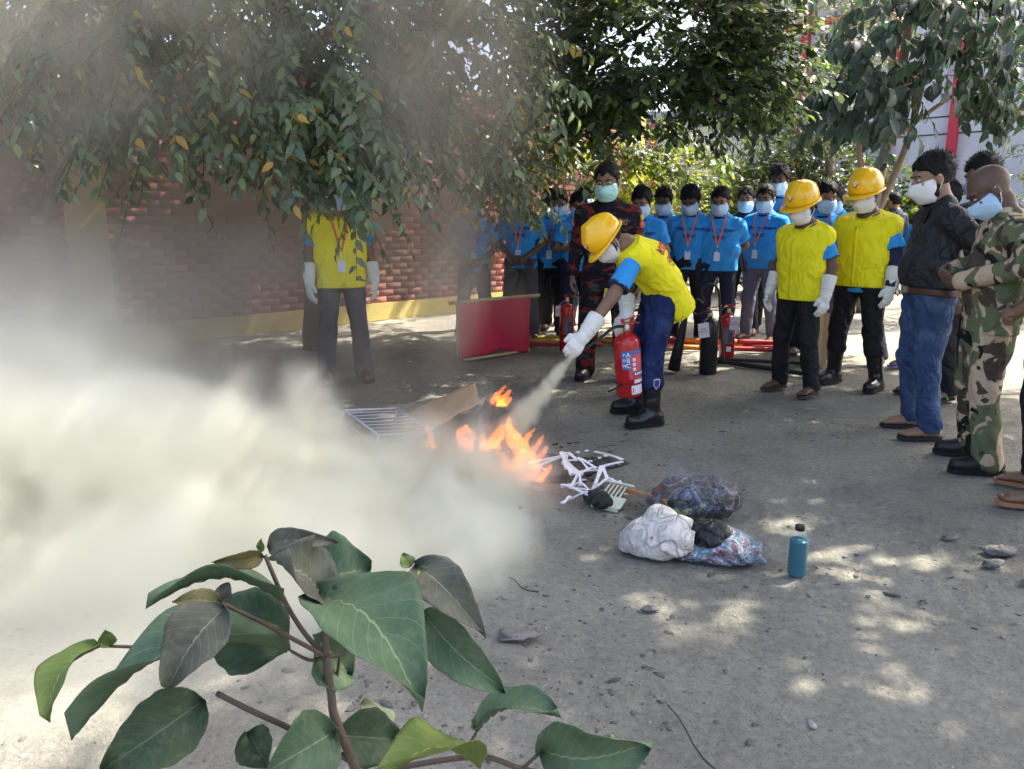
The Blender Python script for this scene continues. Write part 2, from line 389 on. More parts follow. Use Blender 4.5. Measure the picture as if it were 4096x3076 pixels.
# clods at the right edge
r_ = np.random.default_rng(21)
spots = [(2.02, 2.98, .055, 'largest dark clod at the right edge of the yard'), (1.93, 2.86, .038, 'flat dark clod nearest the bottle among the right edge clods'), (2.12, 2.80, .045, 'dark clod below the largest one at the right edge'), (1.98, 2.70, .04, 'rounded grey clod in the right edge heap'), (2.10, 2.62, .05, 'lowest dark clod of the right edge heap'), (1.90, 3.12, .03, 'small dark clod behind the right edge heap'), (.49, 2.50, .026, 'small round dark clod below the plastic bags'), (.02, 2.32, .06, 'flat cracked slab of dry mud in front of the spilled bags')]
for x, y, s, lb in spots:
    b, fb = rock(int(x * 100 + y * 10), 10, 7); k = .35 if 'slab' in lb else .8
    tag(obj('earth_clod', b * np.array([s * 1.3, s, s * k]), fb, EARTH, None, True, (x, y, s * .12)), lb, 'clod', 'clods of earth')
# twigs and fallen leaves
TWIG = M('dry_twig', (.05, .045, .035), .9, .3)
for x, y, a, L_, lb in ((.55, 1.62, 112, .34, 'long dark twig on the ground at the bottom edge'), (1.62, 1.75, 150, .22, 'thin twig on the dust at the lower right'), (.10, 2.62, 140, .16, 'small bent twig on the pale dust near the flat mud slab')):
    d = V3(math.cos(R(a)), math.sin(R(a)), 0); pts = [V3(x, y, .006) + d * L_ * t + V3(-d[1], d[0], 0) * .02 * math.sin(t * 5) for t in np.linspace(0, 1, 7)]; v, f = tube_vf(pts, [.0035 * (1 - .5 * t) for t in np.linspace(0, 1, 7)], 5); tag(obj('twig', v, f, TWIG), lb, 'twig', 'twigs on the ground')

# ---------------------------------------------------------------- brick wall with yellow posts, running from left front to centre back
WX0, WX1 = -6.6, 2.25; wdir = nrm(V3(1, 1, 0)); wn_ = nrm(V3(1, -1, 0)); WO = V3(WX0, WX0 + 12.72, 0); WL = (WX1 - WX0) * math.sqrt(2)
wall = thing('brick_wall', 'red brick boundary wall with yellow posts and yellow plinth behind the trees', 'wall', tuple(WO), math.atan2(wdir[1], wdir[0]))
BRICK = bpy.data.materials.new('brick'); t, N, L, p = nt(BRICK); p.inputs['Roughness'].default_value = .9; p.inputs['Specular IOR Level'].default_value = .15
oi = N.new('ShaderNodeObjectInfo'); at_ = N.new('ShaderNodeAttribute'); at_.attribute_name = 'rnd'; ad = N.new('ShaderNodeMath'); L.new(oi.outputs['Random'], ad.inputs[0]); L.new(at_.outputs['Fac'], ad.inputs[1])
fr_ = N.new('ShaderNodeMath'); fr_.operation = 'FRACT'; L.new(ad.outputs[0], fr_.inputs[0]); tc = N.new('ShaderNodeTexCoord'); n1 = N.new('ShaderNodeTexNoise'); n1.inputs['Scale'].default_value = 25; n1.inputs['Detail'].default_value = 6; L.new(tc.outputs['Object'], n1.inputs['Vector'])
rp = N.new('ShaderNodeValToRGB'); rp.color_ramp.elements[0].color = (.40, .125, .105, 1); rp.color_ramp.elements[1].color = (.50, .185, .155, 1); L.new(fr_.outputs[0], rp.inputs[0])
mx = N.new('ShaderNodeMix'); mx.data_type = 'RGBA'; mx.blend_type = 'MULTIPLY'; mx.inputs[0].default_value = .6; r2 = N.new('ShaderNodeValToRGB'); r2.color_ramp.elements[0].position = .35; r2.color_ramp.elements[0].color = (.5, .5, .5, 1); L.new(n1.outputs['Fac'], r2.inputs[0]); L.new(rp.outputs[0], mx.inputs[6]); L.new(r2.outputs[0], mx.inputs[7]); gm = N.new('ShaderNodeNewGeometry'); n9 = N.new('ShaderNodeTexNoise'); n9.inputs['Scale'].default_value = 1.1; n9.inputs['Detail'].default_value = 7; n9.inputs['Roughness'].default_value = .65; L.new(gm.outputs['Position'], n9.inputs['Vector']); r9 = N.new('ShaderNodeValToRGB'); r9.color_ramp.elements[0].position = .36; r9.color_ramp.elements[1].position = .58; r9.color_ramp.elements[1].color = (.75, .75, .75, 1); L.new(n9.outputs['Fac'], r9.inputs[0]); m9 = N.new('ShaderNodeMix'); m9.data_type = 'RGBA'; m9.inputs[7].default_value = (.075, .055, .048, 1); L.new(r9.outputs[0], m9.inputs[0]); L.new(mx.outputs[2], m9.inputs[6]); L.new(m9.outputs[2], p.inputs['Base Color'])  # dark noise blotches paint the wall's shade into the brick colour
b = N.new('ShaderNodeBump'); b.inputs['Strength'].default_value = .5; b.inputs['Distance'].default_value = .01; L.new(n1.outputs['Fac'], b.inputs['Height']); L.new(b.outputs[0], p.inputs['Normal'])
MORTAR = M('dark_mortar', (.10, .055, .05), .95, .3, 30, .4, 60); YEL = M('yellow_limewash', (.52, .43, .15), .85, .12, 3, .3, 40, .2, dirt=(.36, .31, .13), dscale=2.2)
MB().box((WL / 2, -.10, 1.55), (WL, .18, 3.14)).build('mortar_core', MORTAR, wall)
bw, bh = .235, .078; jx, jz = .012, .011
bm = MB().box((0, 0, 0), (bw, .05, bh)); me_b = []
for q in range(4):
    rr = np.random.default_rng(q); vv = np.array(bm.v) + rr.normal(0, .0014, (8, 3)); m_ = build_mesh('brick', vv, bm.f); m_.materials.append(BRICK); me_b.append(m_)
rest_v, rest_f, rest_r = [], [], []; nb_ = 0; rr = np.random.default_rng(5)
for row in range(int(3.1 / (bh + jz))):
    z = .235 + row * (bh + jz) + bh / 2
    if z > 3.06: break
    for col in range(int(WL / (bw + jx)) + 1):
        u = col * (bw + jx) + (row % 2) * (bw + jx) / 2 + bw / 2
        if u + bw / 2 > WL: continue
        wxp = WX0 + u / math.sqrt(2); dep = rr.normal(0, .003)
        if 1.22 < z < 2.55 and -.42 < wxp < 2.15 and nb_ < 300:
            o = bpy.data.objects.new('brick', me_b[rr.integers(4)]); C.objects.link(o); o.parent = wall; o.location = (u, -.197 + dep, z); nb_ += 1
        else:
            rest_v.append(np.array(bm.v) + rr.normal(0, .0014, (8, 3)) + (u, -.197 + dep, z)); rest_f.append(np.array(bm.f) + 8 * len(rest_f)); rest_r += [rr.uniform()] * 8
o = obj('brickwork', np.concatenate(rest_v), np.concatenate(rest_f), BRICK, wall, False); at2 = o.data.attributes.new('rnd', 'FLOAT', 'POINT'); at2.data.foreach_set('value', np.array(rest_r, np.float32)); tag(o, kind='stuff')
# plinth, coping and posts (front side is -y in wall space)
PU = [(x - WX0) * math.sqrt(2) for x in (-4.52, 2.1)]
seg = [0] + PU + [WL]
for i in range(len(seg) - 1):
    a0 = seg[i] + (.19 if i > 0 else 0); a1 = seg[i + 1] - (.19 if i < len(seg) - 2 else 0)
    if a1 - a0 > .1: MB().box(((a0 + a1) / 2, -.12, .11), (a1 - a0 - .004, .26, .235)).build('plinth', YEL, wall); MB().box(((a0 + a1) / 2, -.1, 3.16), (a1 - a0 - .004, .24, .07)).build('coping', YEL, wall)
for u in PU: MB().box((u, -.12, 1.66), (.37, .36, 3.34)).box((u, -.12, 3.37), (.43, .42, .07)).build('post', YEL, wall)

# ---------------------------------------------------------------- white building with red columns, right background
WHITE = M('grey_white_render', (.50, .50, .53), .9, .06, 2.5, .15, 30, .2, dirt=(.40, .41, .44), dscale=1.2); REDC = M('red_paint', (.42, .03, .05), .6, .15, 6); DARKL = M('dark_joint', (.05, .05, .06), .8); GLASS = M('window_glass', (.03, .035, .04), .12, .1, spec=.6)
bo_ = V3(13.6, 16.0, 0); bdir = nrm(V3(-1, 1, 0)); bld = thing('building', 'large grey-white two-storey building with red columns behind the trees', 'building', tuple(bo_), math.atan2(bdir[1], bdir[0]))
MB().box((4.5, -2.5, 3.6), (13, 5, 7.2)).build('wall', WHITE, bld)
for z in (3.75, 3.35): MB().box((4.5, .006, z), (13, .02, .03)).build('wall_joint', DARKL, bld)
for u in (-1.2, 1.6, 4.4, 5.9, 8.2, 10.8): MB().box((u, .08, 3.55), (.20, .20, 7.1)).build('column', REDC, bld)
MB().box((4.5, .22, 7.3), (13.4, .9, .35)).build('roof_edge', REDC, bld)
MB().box((4.5, .10, 6.35), (13, .12, .16)).build('beam', REDC, bld)
for u in (3.0, 7.1, 9.5):
    w = MB().box((u, .012, 5.2), (1.3, .05, 1.2)).build('window', M('window_frame', (.35, .36, .38), .6), bld)
    for sx in (-1, 1): MB().box((u + sx * .31, .03, 5.2), (.56, .05, 1.08)).build('pane', GLASS, w)
# low cream building glimpsed behind the centre tree
CREAM = M('cream_render', (.55, .50, .44), .9, .08, 2.5, .1)
hb = thing('building', 'pale cream outbuilding glimpsed behind the centre tree', 'building', (4.2, 20.5, 0), R(-12))
MB().box((0, 1.5, 1.9), (5.2, 3, 3.8)).build('wall', CREAM, hb); MB().box((0, 1.5, 3.92), (5.6, 3.4, .2)).build('roof', M('grey_sheet', (.30, .31, .33), .7), hb); MB().box((-.6, -.06, 1.9), (.16, .16, 3.6)).build('column', REDC, hb)
MB().box((1.2, -.01, 1.6), (1.2, .06, 1.1)).build('window', GLASS, hb)
# wire mesh panel beside the wall end
WIRE = M('pale_painted_wire', (.55, .55, .52), .6)
mp = thing('wire_mesh_gate', 'tall pale square-mesh wire gate behind the blue t-shirts', 'gate', (2.95, 14.6, 0), R(8)); fr = MB()
for x in (0, .95): fr.tube([(x, 0, 0), (x, 0, 2.35)], .028, 6)
for z in (.15, 2.33): fr.tube([(0, 0, z), (.95, 0, z)], .022, 6)
fr.build('gate_frame', WIRE, mp, True)
for i in range(1, 10): MB().tube([(.095 * i, .01, .16), (.095 * i, .01, 2.32)], .0055, 5).build('wire', WIRE, mp, True)
for i in range(1, 19): MB().tube([(.01, .018, .15 + .115 * i), (.94, .018, .15 + .115 * i)], .0055, 5).build('wire', WIRE, mp, True)
# ---------------------------------------------------------------- trees, shrubs
def leaf_base(rows, prof, curl=.25, foldup=.18):
    """one leaf, unit length along +y, normal +z"""
    v = []; f = []
    for i, (t, w) in enumerate(zip(rows, prof)):
        z = -curl * t * t
        if w < 1e-4: v.append((0, t, z))
        else: v += [(-w, t, z + foldup * w), (0, t, z), (w, t, z + foldup * w)]
    k = 0; idx = []
    for w in prof:
        if w < 1e-4: idx.append((k,)); k += 1
        else: idx.append((k, k + 1, k + 2)); k += 3
    for a, b in zip(idx[:-1], idx[1:]):
        if len(a) == 1: f += [(a[0], b[1], b[0], b[0]), (a[0], b[2], b[1], b[1])]
        elif len(b) == 1: f += [(a[0], a[1], b[0], b[0]), (a[1], a[2], b[0], b[0])]
        else: f += [(a[0], a[1], b[1], b[0]), (a[1], a[2], b[2], b[1])]
    return np.array(v), f
OVATE = leaf_base((0, .3, .65, 1), (0, .23, .19, 0), .3, .3); OBOV = leaf_base((0, .35, .72, 1), (0, .17, .25, 0), .15, .2); BROAD = leaf_base((0, .3, .65, 1), (0, .27, .20, 0), .35, .25); SLIM = leaf_base((0, .5, 1), (0, .15, 0), .2, .1)
def tri_quads(f):
    out = []
    for q in f: out += [(q[0], q[1], q[2])] if q[2] == q[3] else [(q[0], q[1], q[2]), (q[0], q[2], q[3])]
    return np.array(out)
def place_leaves(base, pos, d, n, size):
    bv, bf = base; bf = tri_quads(bf); y = d / (np.linalg.norm(d, axis=1)[:, None] + 1e-9); x = np.cross(y, n); x /= np.linalg.norm(x, axis=1)[:, None] + 1e-9; z = np.cross(x, y)
    P = (bv[None, :, 0:1] * x[:, None] + bv[None, :, 1:2] * y[:, None] + bv[None, :, 2:3] * z[:, None]) * size[:, None, None] + pos[:, None]
    nl, nv = P.shape[:2]; F = (bf[None] + (np.arange(nl) * nv)[:, None, None]).reshape(-1, 3)
    return P.reshape(-1, 3), F, nv
def leaf_mesh(name, base, arr, mat, parent, r):
    pos, d, n, size = arr; v, f, nv = place_leaves(base, pos, d, n, size); o = obj(name, v, f, mat, parent)
    at = o.data.attributes.new('rnd', 'FLOAT', 'POINT'); at.data.foreach_set('value', np.repeat(r.uniform(0, 1, len(pos)), nv).astype(np.float32)); return o
def sprays(r, vols, nleaf, L, size, droop, hang=.5, out_c=None):
    """twigs spread through ellipsoids, leaves alternate along each twig"""
    A = [[], [], [], []]; tw = []
    for c, rad, M_ in vols:
        u = r.normal(size=(M_, 3)); u /= np.linalg.norm(u, axis=1)[:, None]; u *= (r.uniform(.15, 1, M_) ** .45)[:, None]; base = np.array(c) + u * np.array(rad)
        oc = np.array(out_c if out_c is not None else c); dr = base - oc; dr /= np.linalg.norm(dr, axis=1)[:, None] + .05; dr = dr * .8 + r.normal(0, .45, (M_, 3)); dr[:, 2] *= .5; dr /= np.linalg.norm(dr, axis=1)[:, None]
        Ls = L * r.uniform(.6, 1.3, M_); t = (np.arange(nleaf) + .6) / nleaf
        P = base[:, None] + dr[:, None] * (Ls[:, None] * t)[..., None]; P[..., 2] -= droop * (Ls[:, None] * t) * t
        tan = np.repeat(dr[:, None], nleaf, 1).copy(); tan[..., 2] -= 2 * droop * t; tan /= np.linalg.norm(tan, axis=2)[..., None]
        sd = np.cross(tan, (0, 0, 1.)); sd /= np.linalg.norm(sd, axis=2)[..., None] + 1e-6; sgn = np.where(np.arange(nleaf) % 2, 1, -1)[None, :, None]
        d = tan * .55 + sd * sgn * .75 + r.normal(0, .25, P.shape); d[..., 2] -= hang
        n = np.cross(sd, tan) * -1.0; n = np.where(n[..., 2:3] < 0, -n, n) + r.normal(0, .35, P.shape)
        A[0].append(P.reshape(-1, 3)); A[1].append(d.reshape(-1, 3)); A[2].append(n.reshape(-1, 3)); A[3].append((size * r.uniform(.65, 1.25, P.shape[:2])).ravel())
        tw += [(base[i] - dr[i] * .1, base[i] + dr[i] * Ls[i] * .5 - V3(0, 0, droop * Ls[i] * .25), base[i] + dr[i] * Ls[i] - V3(0, 0, droop * Ls[i])) for i in range(M_)]
    return [np.concatenate(a) for a in A], tw
def twig_mesh(name, tw, rad, mat, parent):
    mb_v, mb_f = [], []
    for i, p in enumerate(tw):
        v, f = tube_vf(p, [rad, rad * .8, rad * .4], 3, False); mb_f.append(np.array(f) + i * 9); mb_v.append(v)
    return tag(obj(name, np.concatenate(mb_v), np.concatenate(mb_f), mat, parent), kind='stuff')
def limbs(parent, paths, mat, first='trunk'):
    for i, (pts, r0, r1) in enumerate(paths):
        P = spline(pts, 6); rr = np.linspace(r0, r1, len(P)) * (1 + .06 * np.sin(np.arange(len(P)) * 2.1)); v, f = tube_vf(P, rr, 9); obj('trunk' if i == 0 else 'branch', v, f, mat, parent)
def big_leaves(parent, base, arr, mats, r, k=300, score=None):
    """the leaves that show largest become parts of their own, sharing a few meshes"""
    pos, d, n, size = arr; sc = size / np.linalg.norm(pos - V3(0, 0, 1.35), axis=1) if score is None else score(pos, size); order = np.argsort(-sc); pick = order[:k]; rest = order[k:]
    ms = []
    for i, mt in enumerate(mats):
        for c in (.25, .45):
            bv, bf = leaf_base((0, .14, .32, .52, .74, 1), (0, .6, .95, 1., .62, 0) * np.array([max(b for b in np.abs(base[0][:, 0]))] * 6), c, .28 + .1 * c); me = build_mesh('leaf', bv, [tuple(dict.fromkeys(q)) for q in bf]); me.materials.append(mt); me.polygons.foreach_set('use_smooth', np.ones(len(me.polygons), bool))
            at = me.attributes.new('rnd', 'FLOAT', 'POINT'); at.data.foreach_set('value', np.full(len(bv), (i * 2 + (c > .3)) / (2 * len(mats)) , np.float32)); ms.append(me)
    for q in pick:
        o = bpy.data.objects.new('leaf', ms[r.integers(len(ms))]); C.objects.link(o); o.parent = parent
        y = nrm(d[q]); x = nrm(np.cross(y, n[q])); z = np.cross(x, y); o.matrix_local = Matrix([[*(np.array((x[i], y[i], z[i])) * size[q]), pos[q][i]] for i in range(3)] + [[0, 0, 0, 1]])
    return [a[rest] for a in arr]
BARK = M('grey_bark', (.10, .085, .07), .95, .35, 12, .8, 30, .1); BARKP = M('pale_bark', (.22, .17, .13), .95, .3, 12, .7, 30, .1)
G = lambda r, g, b: (r, g, b)
LM1 = leafmat('glossy_leaf', [(0, (.072, .108, .062)), (.55, (.112, .160, .085)), (.93, (.18, .24, .09)), (.985, (.42, .26, .03))], .36, .32)
LM2 = leafmat('dark_leaf', [(0, (.028, .046, .027)), (.7, (.055, .088, .038)), (.96, (.15, .23, .05))], .36, .26)
LM3 = leafmat('broad_leaf', [(0, (.03, .046, .034)), (.7, (.045, .068, .046)), (.96, (.06, .12, .07))], .42, .2)
LM4 = leafmat('feathery_leaf', [(0, (.05, .085, .025)), (.6, (.07, .11, .035)), (1, (.12, .14, .045))], .55, .35)
LM5 = leafmat('sunny_leaf', [(0, (.10, .16, .02)), (.6, (.16, .21, .03)), (1, (.28, .27, .04))], .45, .4)
LM6 = leafmat('hedge_leaf', [(0, (.025, .05, .018)), (.6, (.045, .08, .026)), (1, (.10, .14, .03))], .4, .25)
LM7 = leafmat('mid_leaf', [(0, (.05, .10, .02)), (.6, (.08, .13, .025)), (1, (.15, .17, .04))], .42, .4)
r = np.random.default_rng(11)
# left tree, hanging over the smoke
T1 = thing('tree', 'large drooping glossy-leaved tree filling the upper left above the smoke', 'tree', (-2.1, 8.2, 0))
O1 = V3(-2.1, 8.2, 0)
vol = [((-3.5, 6.3, 3.0), (1.25, 1.1, .95), 270), ((-2.55, 5.8, 2.45), (.85, .7, .55), 150), ((-1.25, 5.75, 2.05), (.42, .35, .42), 95), ((-.55, 6.4, 2.5), (.75, .7, .75), 150), ((-1.75, 6.4, 3.1), (1.2, 1.0, .8), 200), ((-.15, 6.9, 1.85), (.35, .4, .25), 28), ((-1.6, 6.8, 2.5), (.9, .5, .6), 110), ((-1.2, 7.6, 3.7), (1.8, .8, .7), 260), ((-3.6, 7.4, 3.4), (1.2, .8, .8), 120),
       ((-4.3, 7.6, 2.6), (.9, .9, .8), 70), ((-2.0, 6.8, 4.9), (3.0, 2.4, 1.2), 950), ((-2.2, 9.3, 4.9), (2.8, 1.3, .8), 620), ((-.7, 10.9, 5.0), (1.3, 1.0, .6), 320), ((-3.6, 7.9, 5.0), (1.4, 1.0, .6), 320), ((.5, 7.2, 4.7), (1.6, 1.5, .8), 380)]  # high clumps out of view, added to shade the wall and smoke
arr, tw = sprays(r, vol, 15, .58, .100, .40, .42, (-2.0, 7.2, 3.6)); arr[0] -= O1; arr0 = arr
vis = lambda pos, size: np.where(pos[:, 2] > 3.1, 0, size / np.linalg.norm(pos + O1 - V3(0, 0, 1.35), axis=1))
arr = big_leaves(T1, OVATE, arr, [LM1], r, 300, vis)
o = leaf_mesh('crown', OVATE, arr, LM1, T1, r); tag(o, kind='stuff'); twig_mesh('twigs', [tuple(p - O1 for p in q) for q in tw], .006, BARK, T1)
limbs(T1, [([(0, 0, -.05), (.1, -.2, 1.4), (0, -.6, 2.8), (.2, -1.2, 4.6)], .16, .08), ([(.0, -.6, 2.6), (.9, -1.5, 3.0), (1.7, -1.9, 2.7)], .06, .02), ([(0, -.5, 2.4), (-1.0, -1.6, 3.1), (-1.9, -2.1, 3.0)], .06, .02), ([(.1, -.5, 2.2), (.5, -1.6, 2.5), (.8, -2.3, 2.1)], .045, .014), ([(-.1, -.8, 3.0), (-.3, -1.8, 2.9), (-.5, -2.4, 2.6)], .045, .014)], BARK)
# centre tree
T2 = thing('tree', 'dark dense round-leaved tree above the fireman in the centre', 'tree', (.12, 9.9, 0)); O2 = V3(.12, 9.9, 0)
vol = [((1.35, 8.5, 3.15), (1.35, .9, .85), 500), ((2.25, 8.6, 2.95), (.8, .7, .8), 260), ((.7, 8.8, 2.8), (.8, .6, .5), 190), ((1.2, 8.6, 4.6), (2.2, 1.7, 1.0), 300), ((.2, 10.6, 4.9), (1.8, 1.2, .8), 200), ((1.5, 12.9, 5.0), (1.2, .9, .6), 200)]  # rear clumps high up, out of view, added to shade the brick wall
arr, tw = sprays(r, vol, 12, .42, .115, .1, .25, (1.3, 9.0, 3.4)); arr[0] -= O2
vis = lambda pos, size: np.where(pos[:, 2] > 3.6, 0, size / np.linalg.norm(pos + O2 - V3(0, 0, 1.35), axis=1))
arr = big_leaves(T2, OBOV, arr, [LM2], r, 300, vis)
o = leaf_mesh('crown', OBOV, arr, LM2, T2, r); tag(o, kind='stuff'); twig_mesh('twigs', [tuple(p - O2 for p in q) for q in tw], .005, BARK, T2)
vol = [((.75, 9.6, 2.25), (1.25, .5, .35), 110), ((1.9, 9.8, 2.15), (.7, .4, .35), 50)]
arr, tw = sprays(r, vol, 9, .45, .12, .25, .35, (.6, 10, 2.6)); arr[0] -= O2
o = leaf_mesh('lower_foliage', OBOV, arr, LM7, T2, r); tag(o, kind='stuff'); twig_mesh('twigs', [tuple(p - O2 for p in q) for q in tw], .005, BARK, T2)
limbs(T2, [([(0, 0, -.05), (-.05, 0, 1.5), (.1, -.1, 2.6), (.8, -.6, 3.8)], .13, .07), ([(.05, 0, 2.1), (.8, -.5, 2.55), (1.7, -1.0, 3.0)], .07, .025), ([(.1, -.1, 2.5), (.9, -.8, 3.1), (1.4, -1.3, 3.4)], .06, .02)], BARK)
# right broad-leaved tree
T3 = thing('tree', 'broad-leaved tree with big dark hanging leaves at the upper right', 'tree', (5.25, 11.5, 0)); O3 = V3(5.25, 11.5, 0)
vol = [((5.4, 10.9, 3.75), (1.05, .8, .65), 100), ((4.6, 10.7, 2.95), (.7, .5, .35), 48), ((6.5, 11.0, 3.1), (.55, .5, .4), 34), ((5.6, 11.2, 4.8), (1.7, 1.3, .8), 90)]
arr, tw = sprays(r, vol, 8, .5, .21, .45, .95, (5.4, 11.4, 4.0)); arr[0] -= O3
vis = lambda pos, size: np.where(pos[:, 2] > 4.2, 0, size / np.linalg.norm(pos + O3 - V3(0, 0, 1.35), axis=1))
arr = big_leaves(T3, BROAD, arr, [LM3], r, 300, vis)
o = leaf_mesh('crown', BROAD, arr, LM3, T3, r); tag(o, kind='stuff'); twig_mesh('twigs', [tuple(p - O3 for p in q) for q in tw], .007, BARKP, T3)
limbs(T3, [([(0, 0, -.05), (.02, 0, 1.6), (.15, -.1, 3.0), (.2, -.2, 4.8)], .10, .05), ([(.02, 0, 1.1), (-.25, -.1, 2.0), (-.5, -.3, 2.9)], .065, .03), ([(.05, 0, 1.4), (.4, 0, 2.4), (.55, -.1, 3.6)], .06, .03), ([(.1, 0, 2.4), (.8, -.3, 3.0), (1.3, -.4, 3.2)], .035, .015)], BARKP)
# feathery trees behind
def feathery(label, base, vols, seed, mat=LM4, trunkpts=None, nl=18, size=.085, L=.62):
    rr = np.random.default_rng(seed); T = thing('tree', label, 'tree', tuple(base), 0, 'feathery trees in the background'); B = np.array(base)
    arr, tw = sprays(rr, vols, nl, L, size, .3, .25); arr[0] -= B; o = leaf_mesh('crown', SLIM, arr, mat, T, rr); tag(o, kind='stuff'); twig_mesh('twigs', [tuple(p - B for p in q) for q in tw], .006, BARKP, T)
    limbs(T, trunkpts, BARKP); return T
feathery('feathery-leaved tree with a forked pale limb left of the broad-leaved tree', (5.75, 14.2, 0), [((5.1, 14.0, 4.4), (1.5, .9, .9), 230), ((4.8, 13.6, 3.2), (.9, .7, .8), 170), ((6.6, 14.2, 5.2), (1.3, .9, .7), 90)], 31, LM4, [([(0, 0, -.05), (-.1, 0, 2.2), (.0, 0, 3.6), (.1, 0, 5.2)], .09, .04), ([(-.05, 0, 3.0), (-.9, -.2, 3.35), (-1.7, -.3, 3.6)], .05, .02), ([(0, 0, 3.7), (-.5, 0, 4.6), (-.6, -.1, 5.5)], .04, .02)])
feathery('thin feathery tree crossing the white building at the upper right corner', (8.6, 13.2, 0), [((8.2, 12.8, 4.3), (1.1, .8, .7), 80), ((8.7, 12.6, 2.9), (.7, .6, .9), 110)], 32, LM4, [([(0, 0, -.05), (.1, 0, 2.2), (0, -.1, 4.0), (-.2, 0, 5.6)], .06, .03), ([(0, 0, 2.6), (-.7, -.2, 3.4), (-1.2, -.3, 4.4)], .03, .012), ([(.05, 0, 3.0), (.5, -.2, 3.9), (.8, -.3, 4.8)], .03, .012)])
# shrubs behind the crowd
def shrub(label, base, rad, n, mat, leaf=OVATE, size=.12, L=.4, nl=9, seed=1, h0=.2):
    rr = np.random.default_rng(seed); T = thing('shrub', label, 'shrub', tuple(base), 0, 'shrubs behind the crowd'); c = V3(0, 0, h0 + rad[2])
    arr, tw = sprays(rr, [(c, rad, n)], nl, L, size, .2, .2, (0, 0, h0 * .5)); o = leaf_mesh('foliage', leaf, arr, mat, T, rr); tag(o, kind='stuff'); twig_mesh('twigs', tw, .005, BARKP, T)
    for q in range(4):
        a = q * 1.6 + seed; e = c + V3(math.cos(a) * rad[0] * .5, math.sin(a) * rad[1] * .5, rad[2] * .4); v, f = tube_vf(spline([(0, 0, -.03), (math.cos(a) * .1, math.sin(a) * .1, h0 + .2), tuple(e)], 5), np.linspace(.022, .008, 11), 6); obj('stem', v, f, BARKP, T)
shrub('bright yellow-green shrub just right of the fireman', (2.15, 13.4, 0), (.85, .5, 1.05), 260, LM5, OBOV, .11, .38, 10, 41)
shrub('tall yellow-green shrub beside the wire gate', (3.0, 15.2, 0), (.8, .5, 1.2), 220, LM5, SLIM, .14, .4, 12, 42)
shrub('mid-green shrub with pale drooping leaves right of the wire gate', (4.05, 14.3, 0), (.75, .5, 1.1), 240, LM7, SLIM, .17, .42, 10, 43)
shrub('dark green shrub behind the tallest blue t-shirt', (5.0, 14.6, 0), (.85, .6, 1.4), 330, LM6, OVATE, .12, .4, 10, 44)
shrub('dense small-leaved hedge bush behind the two helmets', (5.9, 14.8, 0), (.95, .6, 1.4), 380, LM6, OVATE, .11, .38, 11, 45)
shrub('leafy dark bush beside the man walking away', (7.2, 15.8, 0), (.9, .6, 1.15), 320, LM6, OVATE, .13, .42, 10, 46)
shrub('small bright shrub low behind the bearded man', (8.1, 15.4, 0), (.7, .5, .9), 200, LM7, OVATE, .13, .4, 10, 47)
shrub('wispy shrub at the right edge above the officer', (7.4, 10.6, 0), (.6, .5, .95), 140, LM7, SLIM, .10, .4, 14, 48, .5)
shrub('brownish dry shrub against the brick wall end', (3.6, 16.6, 0), (.9, .5, 1.4), 240, LM4, SLIM, .12, .42, 12, 49)
# unseen tree beyond the right edge, crown clumps placed to shade yard and powder
T9 = thing('tree', 'tall unseen shade tree beyond the right edge of the yard', 'tree', (7.0, 4.6, 0)); O9 = V3(7.0, 4.6, 0)
vol = [((5.3, 4.4, 5.6), (2.5, 2.4, .9), 820), ((4.1, 2.4, 5.2), (2.1, 1.8, .8), 520), ((6.3, 6.6, 6.2), (2.2, 1.8, 1.0), 380), ((4.0, 6.0, 5.6), (1.1, 1.2, .7), 200), ((2.5, 5.2, 5.6), (1.7, 1.5, .6), 430), ((.7, 4.9, 5.7), (1.3, 1.3, .5), 330), ((4.6, 7.6, 6.0), (1.6, 1.3, .7), 190), ((6.6, 8.2, 6.2), (1.2, 1.0, .7), 110)]
arr, tw = sprays(r, vol, 10, .6, .17, .2, .3, (5.0, 5.0, 5.0)); arr[0] -= O9; o = leaf_mesh('crown', BROAD, arr, LM1, T9, r); tag(o, kind='stuff'); twig_mesh('twigs', [tuple(p - O9 for p in q) for q in tw], .008, BARK, T9)
limbs(T9, [([(0, 0, -.05), (-.2, .1, 2.5), (-.6, .2, 4.5), (-1.6, .2, 5.8)], .22, .1), ([(-.4, .1, 3.6), (-2.0, -.8, 4.8), (-3.6, -2.2, 5.2)], .1, .03), ([(-.5, .2, 4.0), (-.6, 1.2, 5.4), (-.8, 2.2, 6.2)], .09, .03), ([(-.9, .2, 4.8), (-2.8, .6, 5.4), (-4.2, .8, 5.6)], .08, .03)], BARK)
# ---------------------------------------------------------------- people
SKIN = [M('skin_dark', (.105, .057, .039), .5, .15, 20, .15, 90), M('skin_brown', (.20, .108, .068), .5, .15, 20, .15, 90), M('skin_tan', (.27, .15, .095), .5, .12, 20, .15, 90)]
HAIR = M('black_hair', (.006, .005, .005), .6, .3, 60, .35, 120, .2)
BALD = M('thin_grey_hair', (.03, .027, .026), .6, .3, 80, .5, 200)
EYE = M('eye_white', (.5, .47, .44), .25, .02); IRIS = M('eye_dark', (.012, .008, .006), .15, .02)
TEE = M('blue_jersey', srgb(50, 142, 210), .8, .09, 6, .2, 40, .25, crease=.6, cscale=7); TRIM = M('navy_trim', (.012, .018, .06), .8, .1)
VEST = M('yellow_vest_cloth', (.84, .74, .012), .75, .06, 5, .2, 40, .3, crease=.75, cscale=5.5)
BLK = M('black_trouser', (.010, .010, .012), .75, .3, 8, .3, 20, .3, crease=.7, cscale=7); NAVY = M('navy_trouser', (.014, .018, .04), .8, .2, 8, .3, 20, .25)
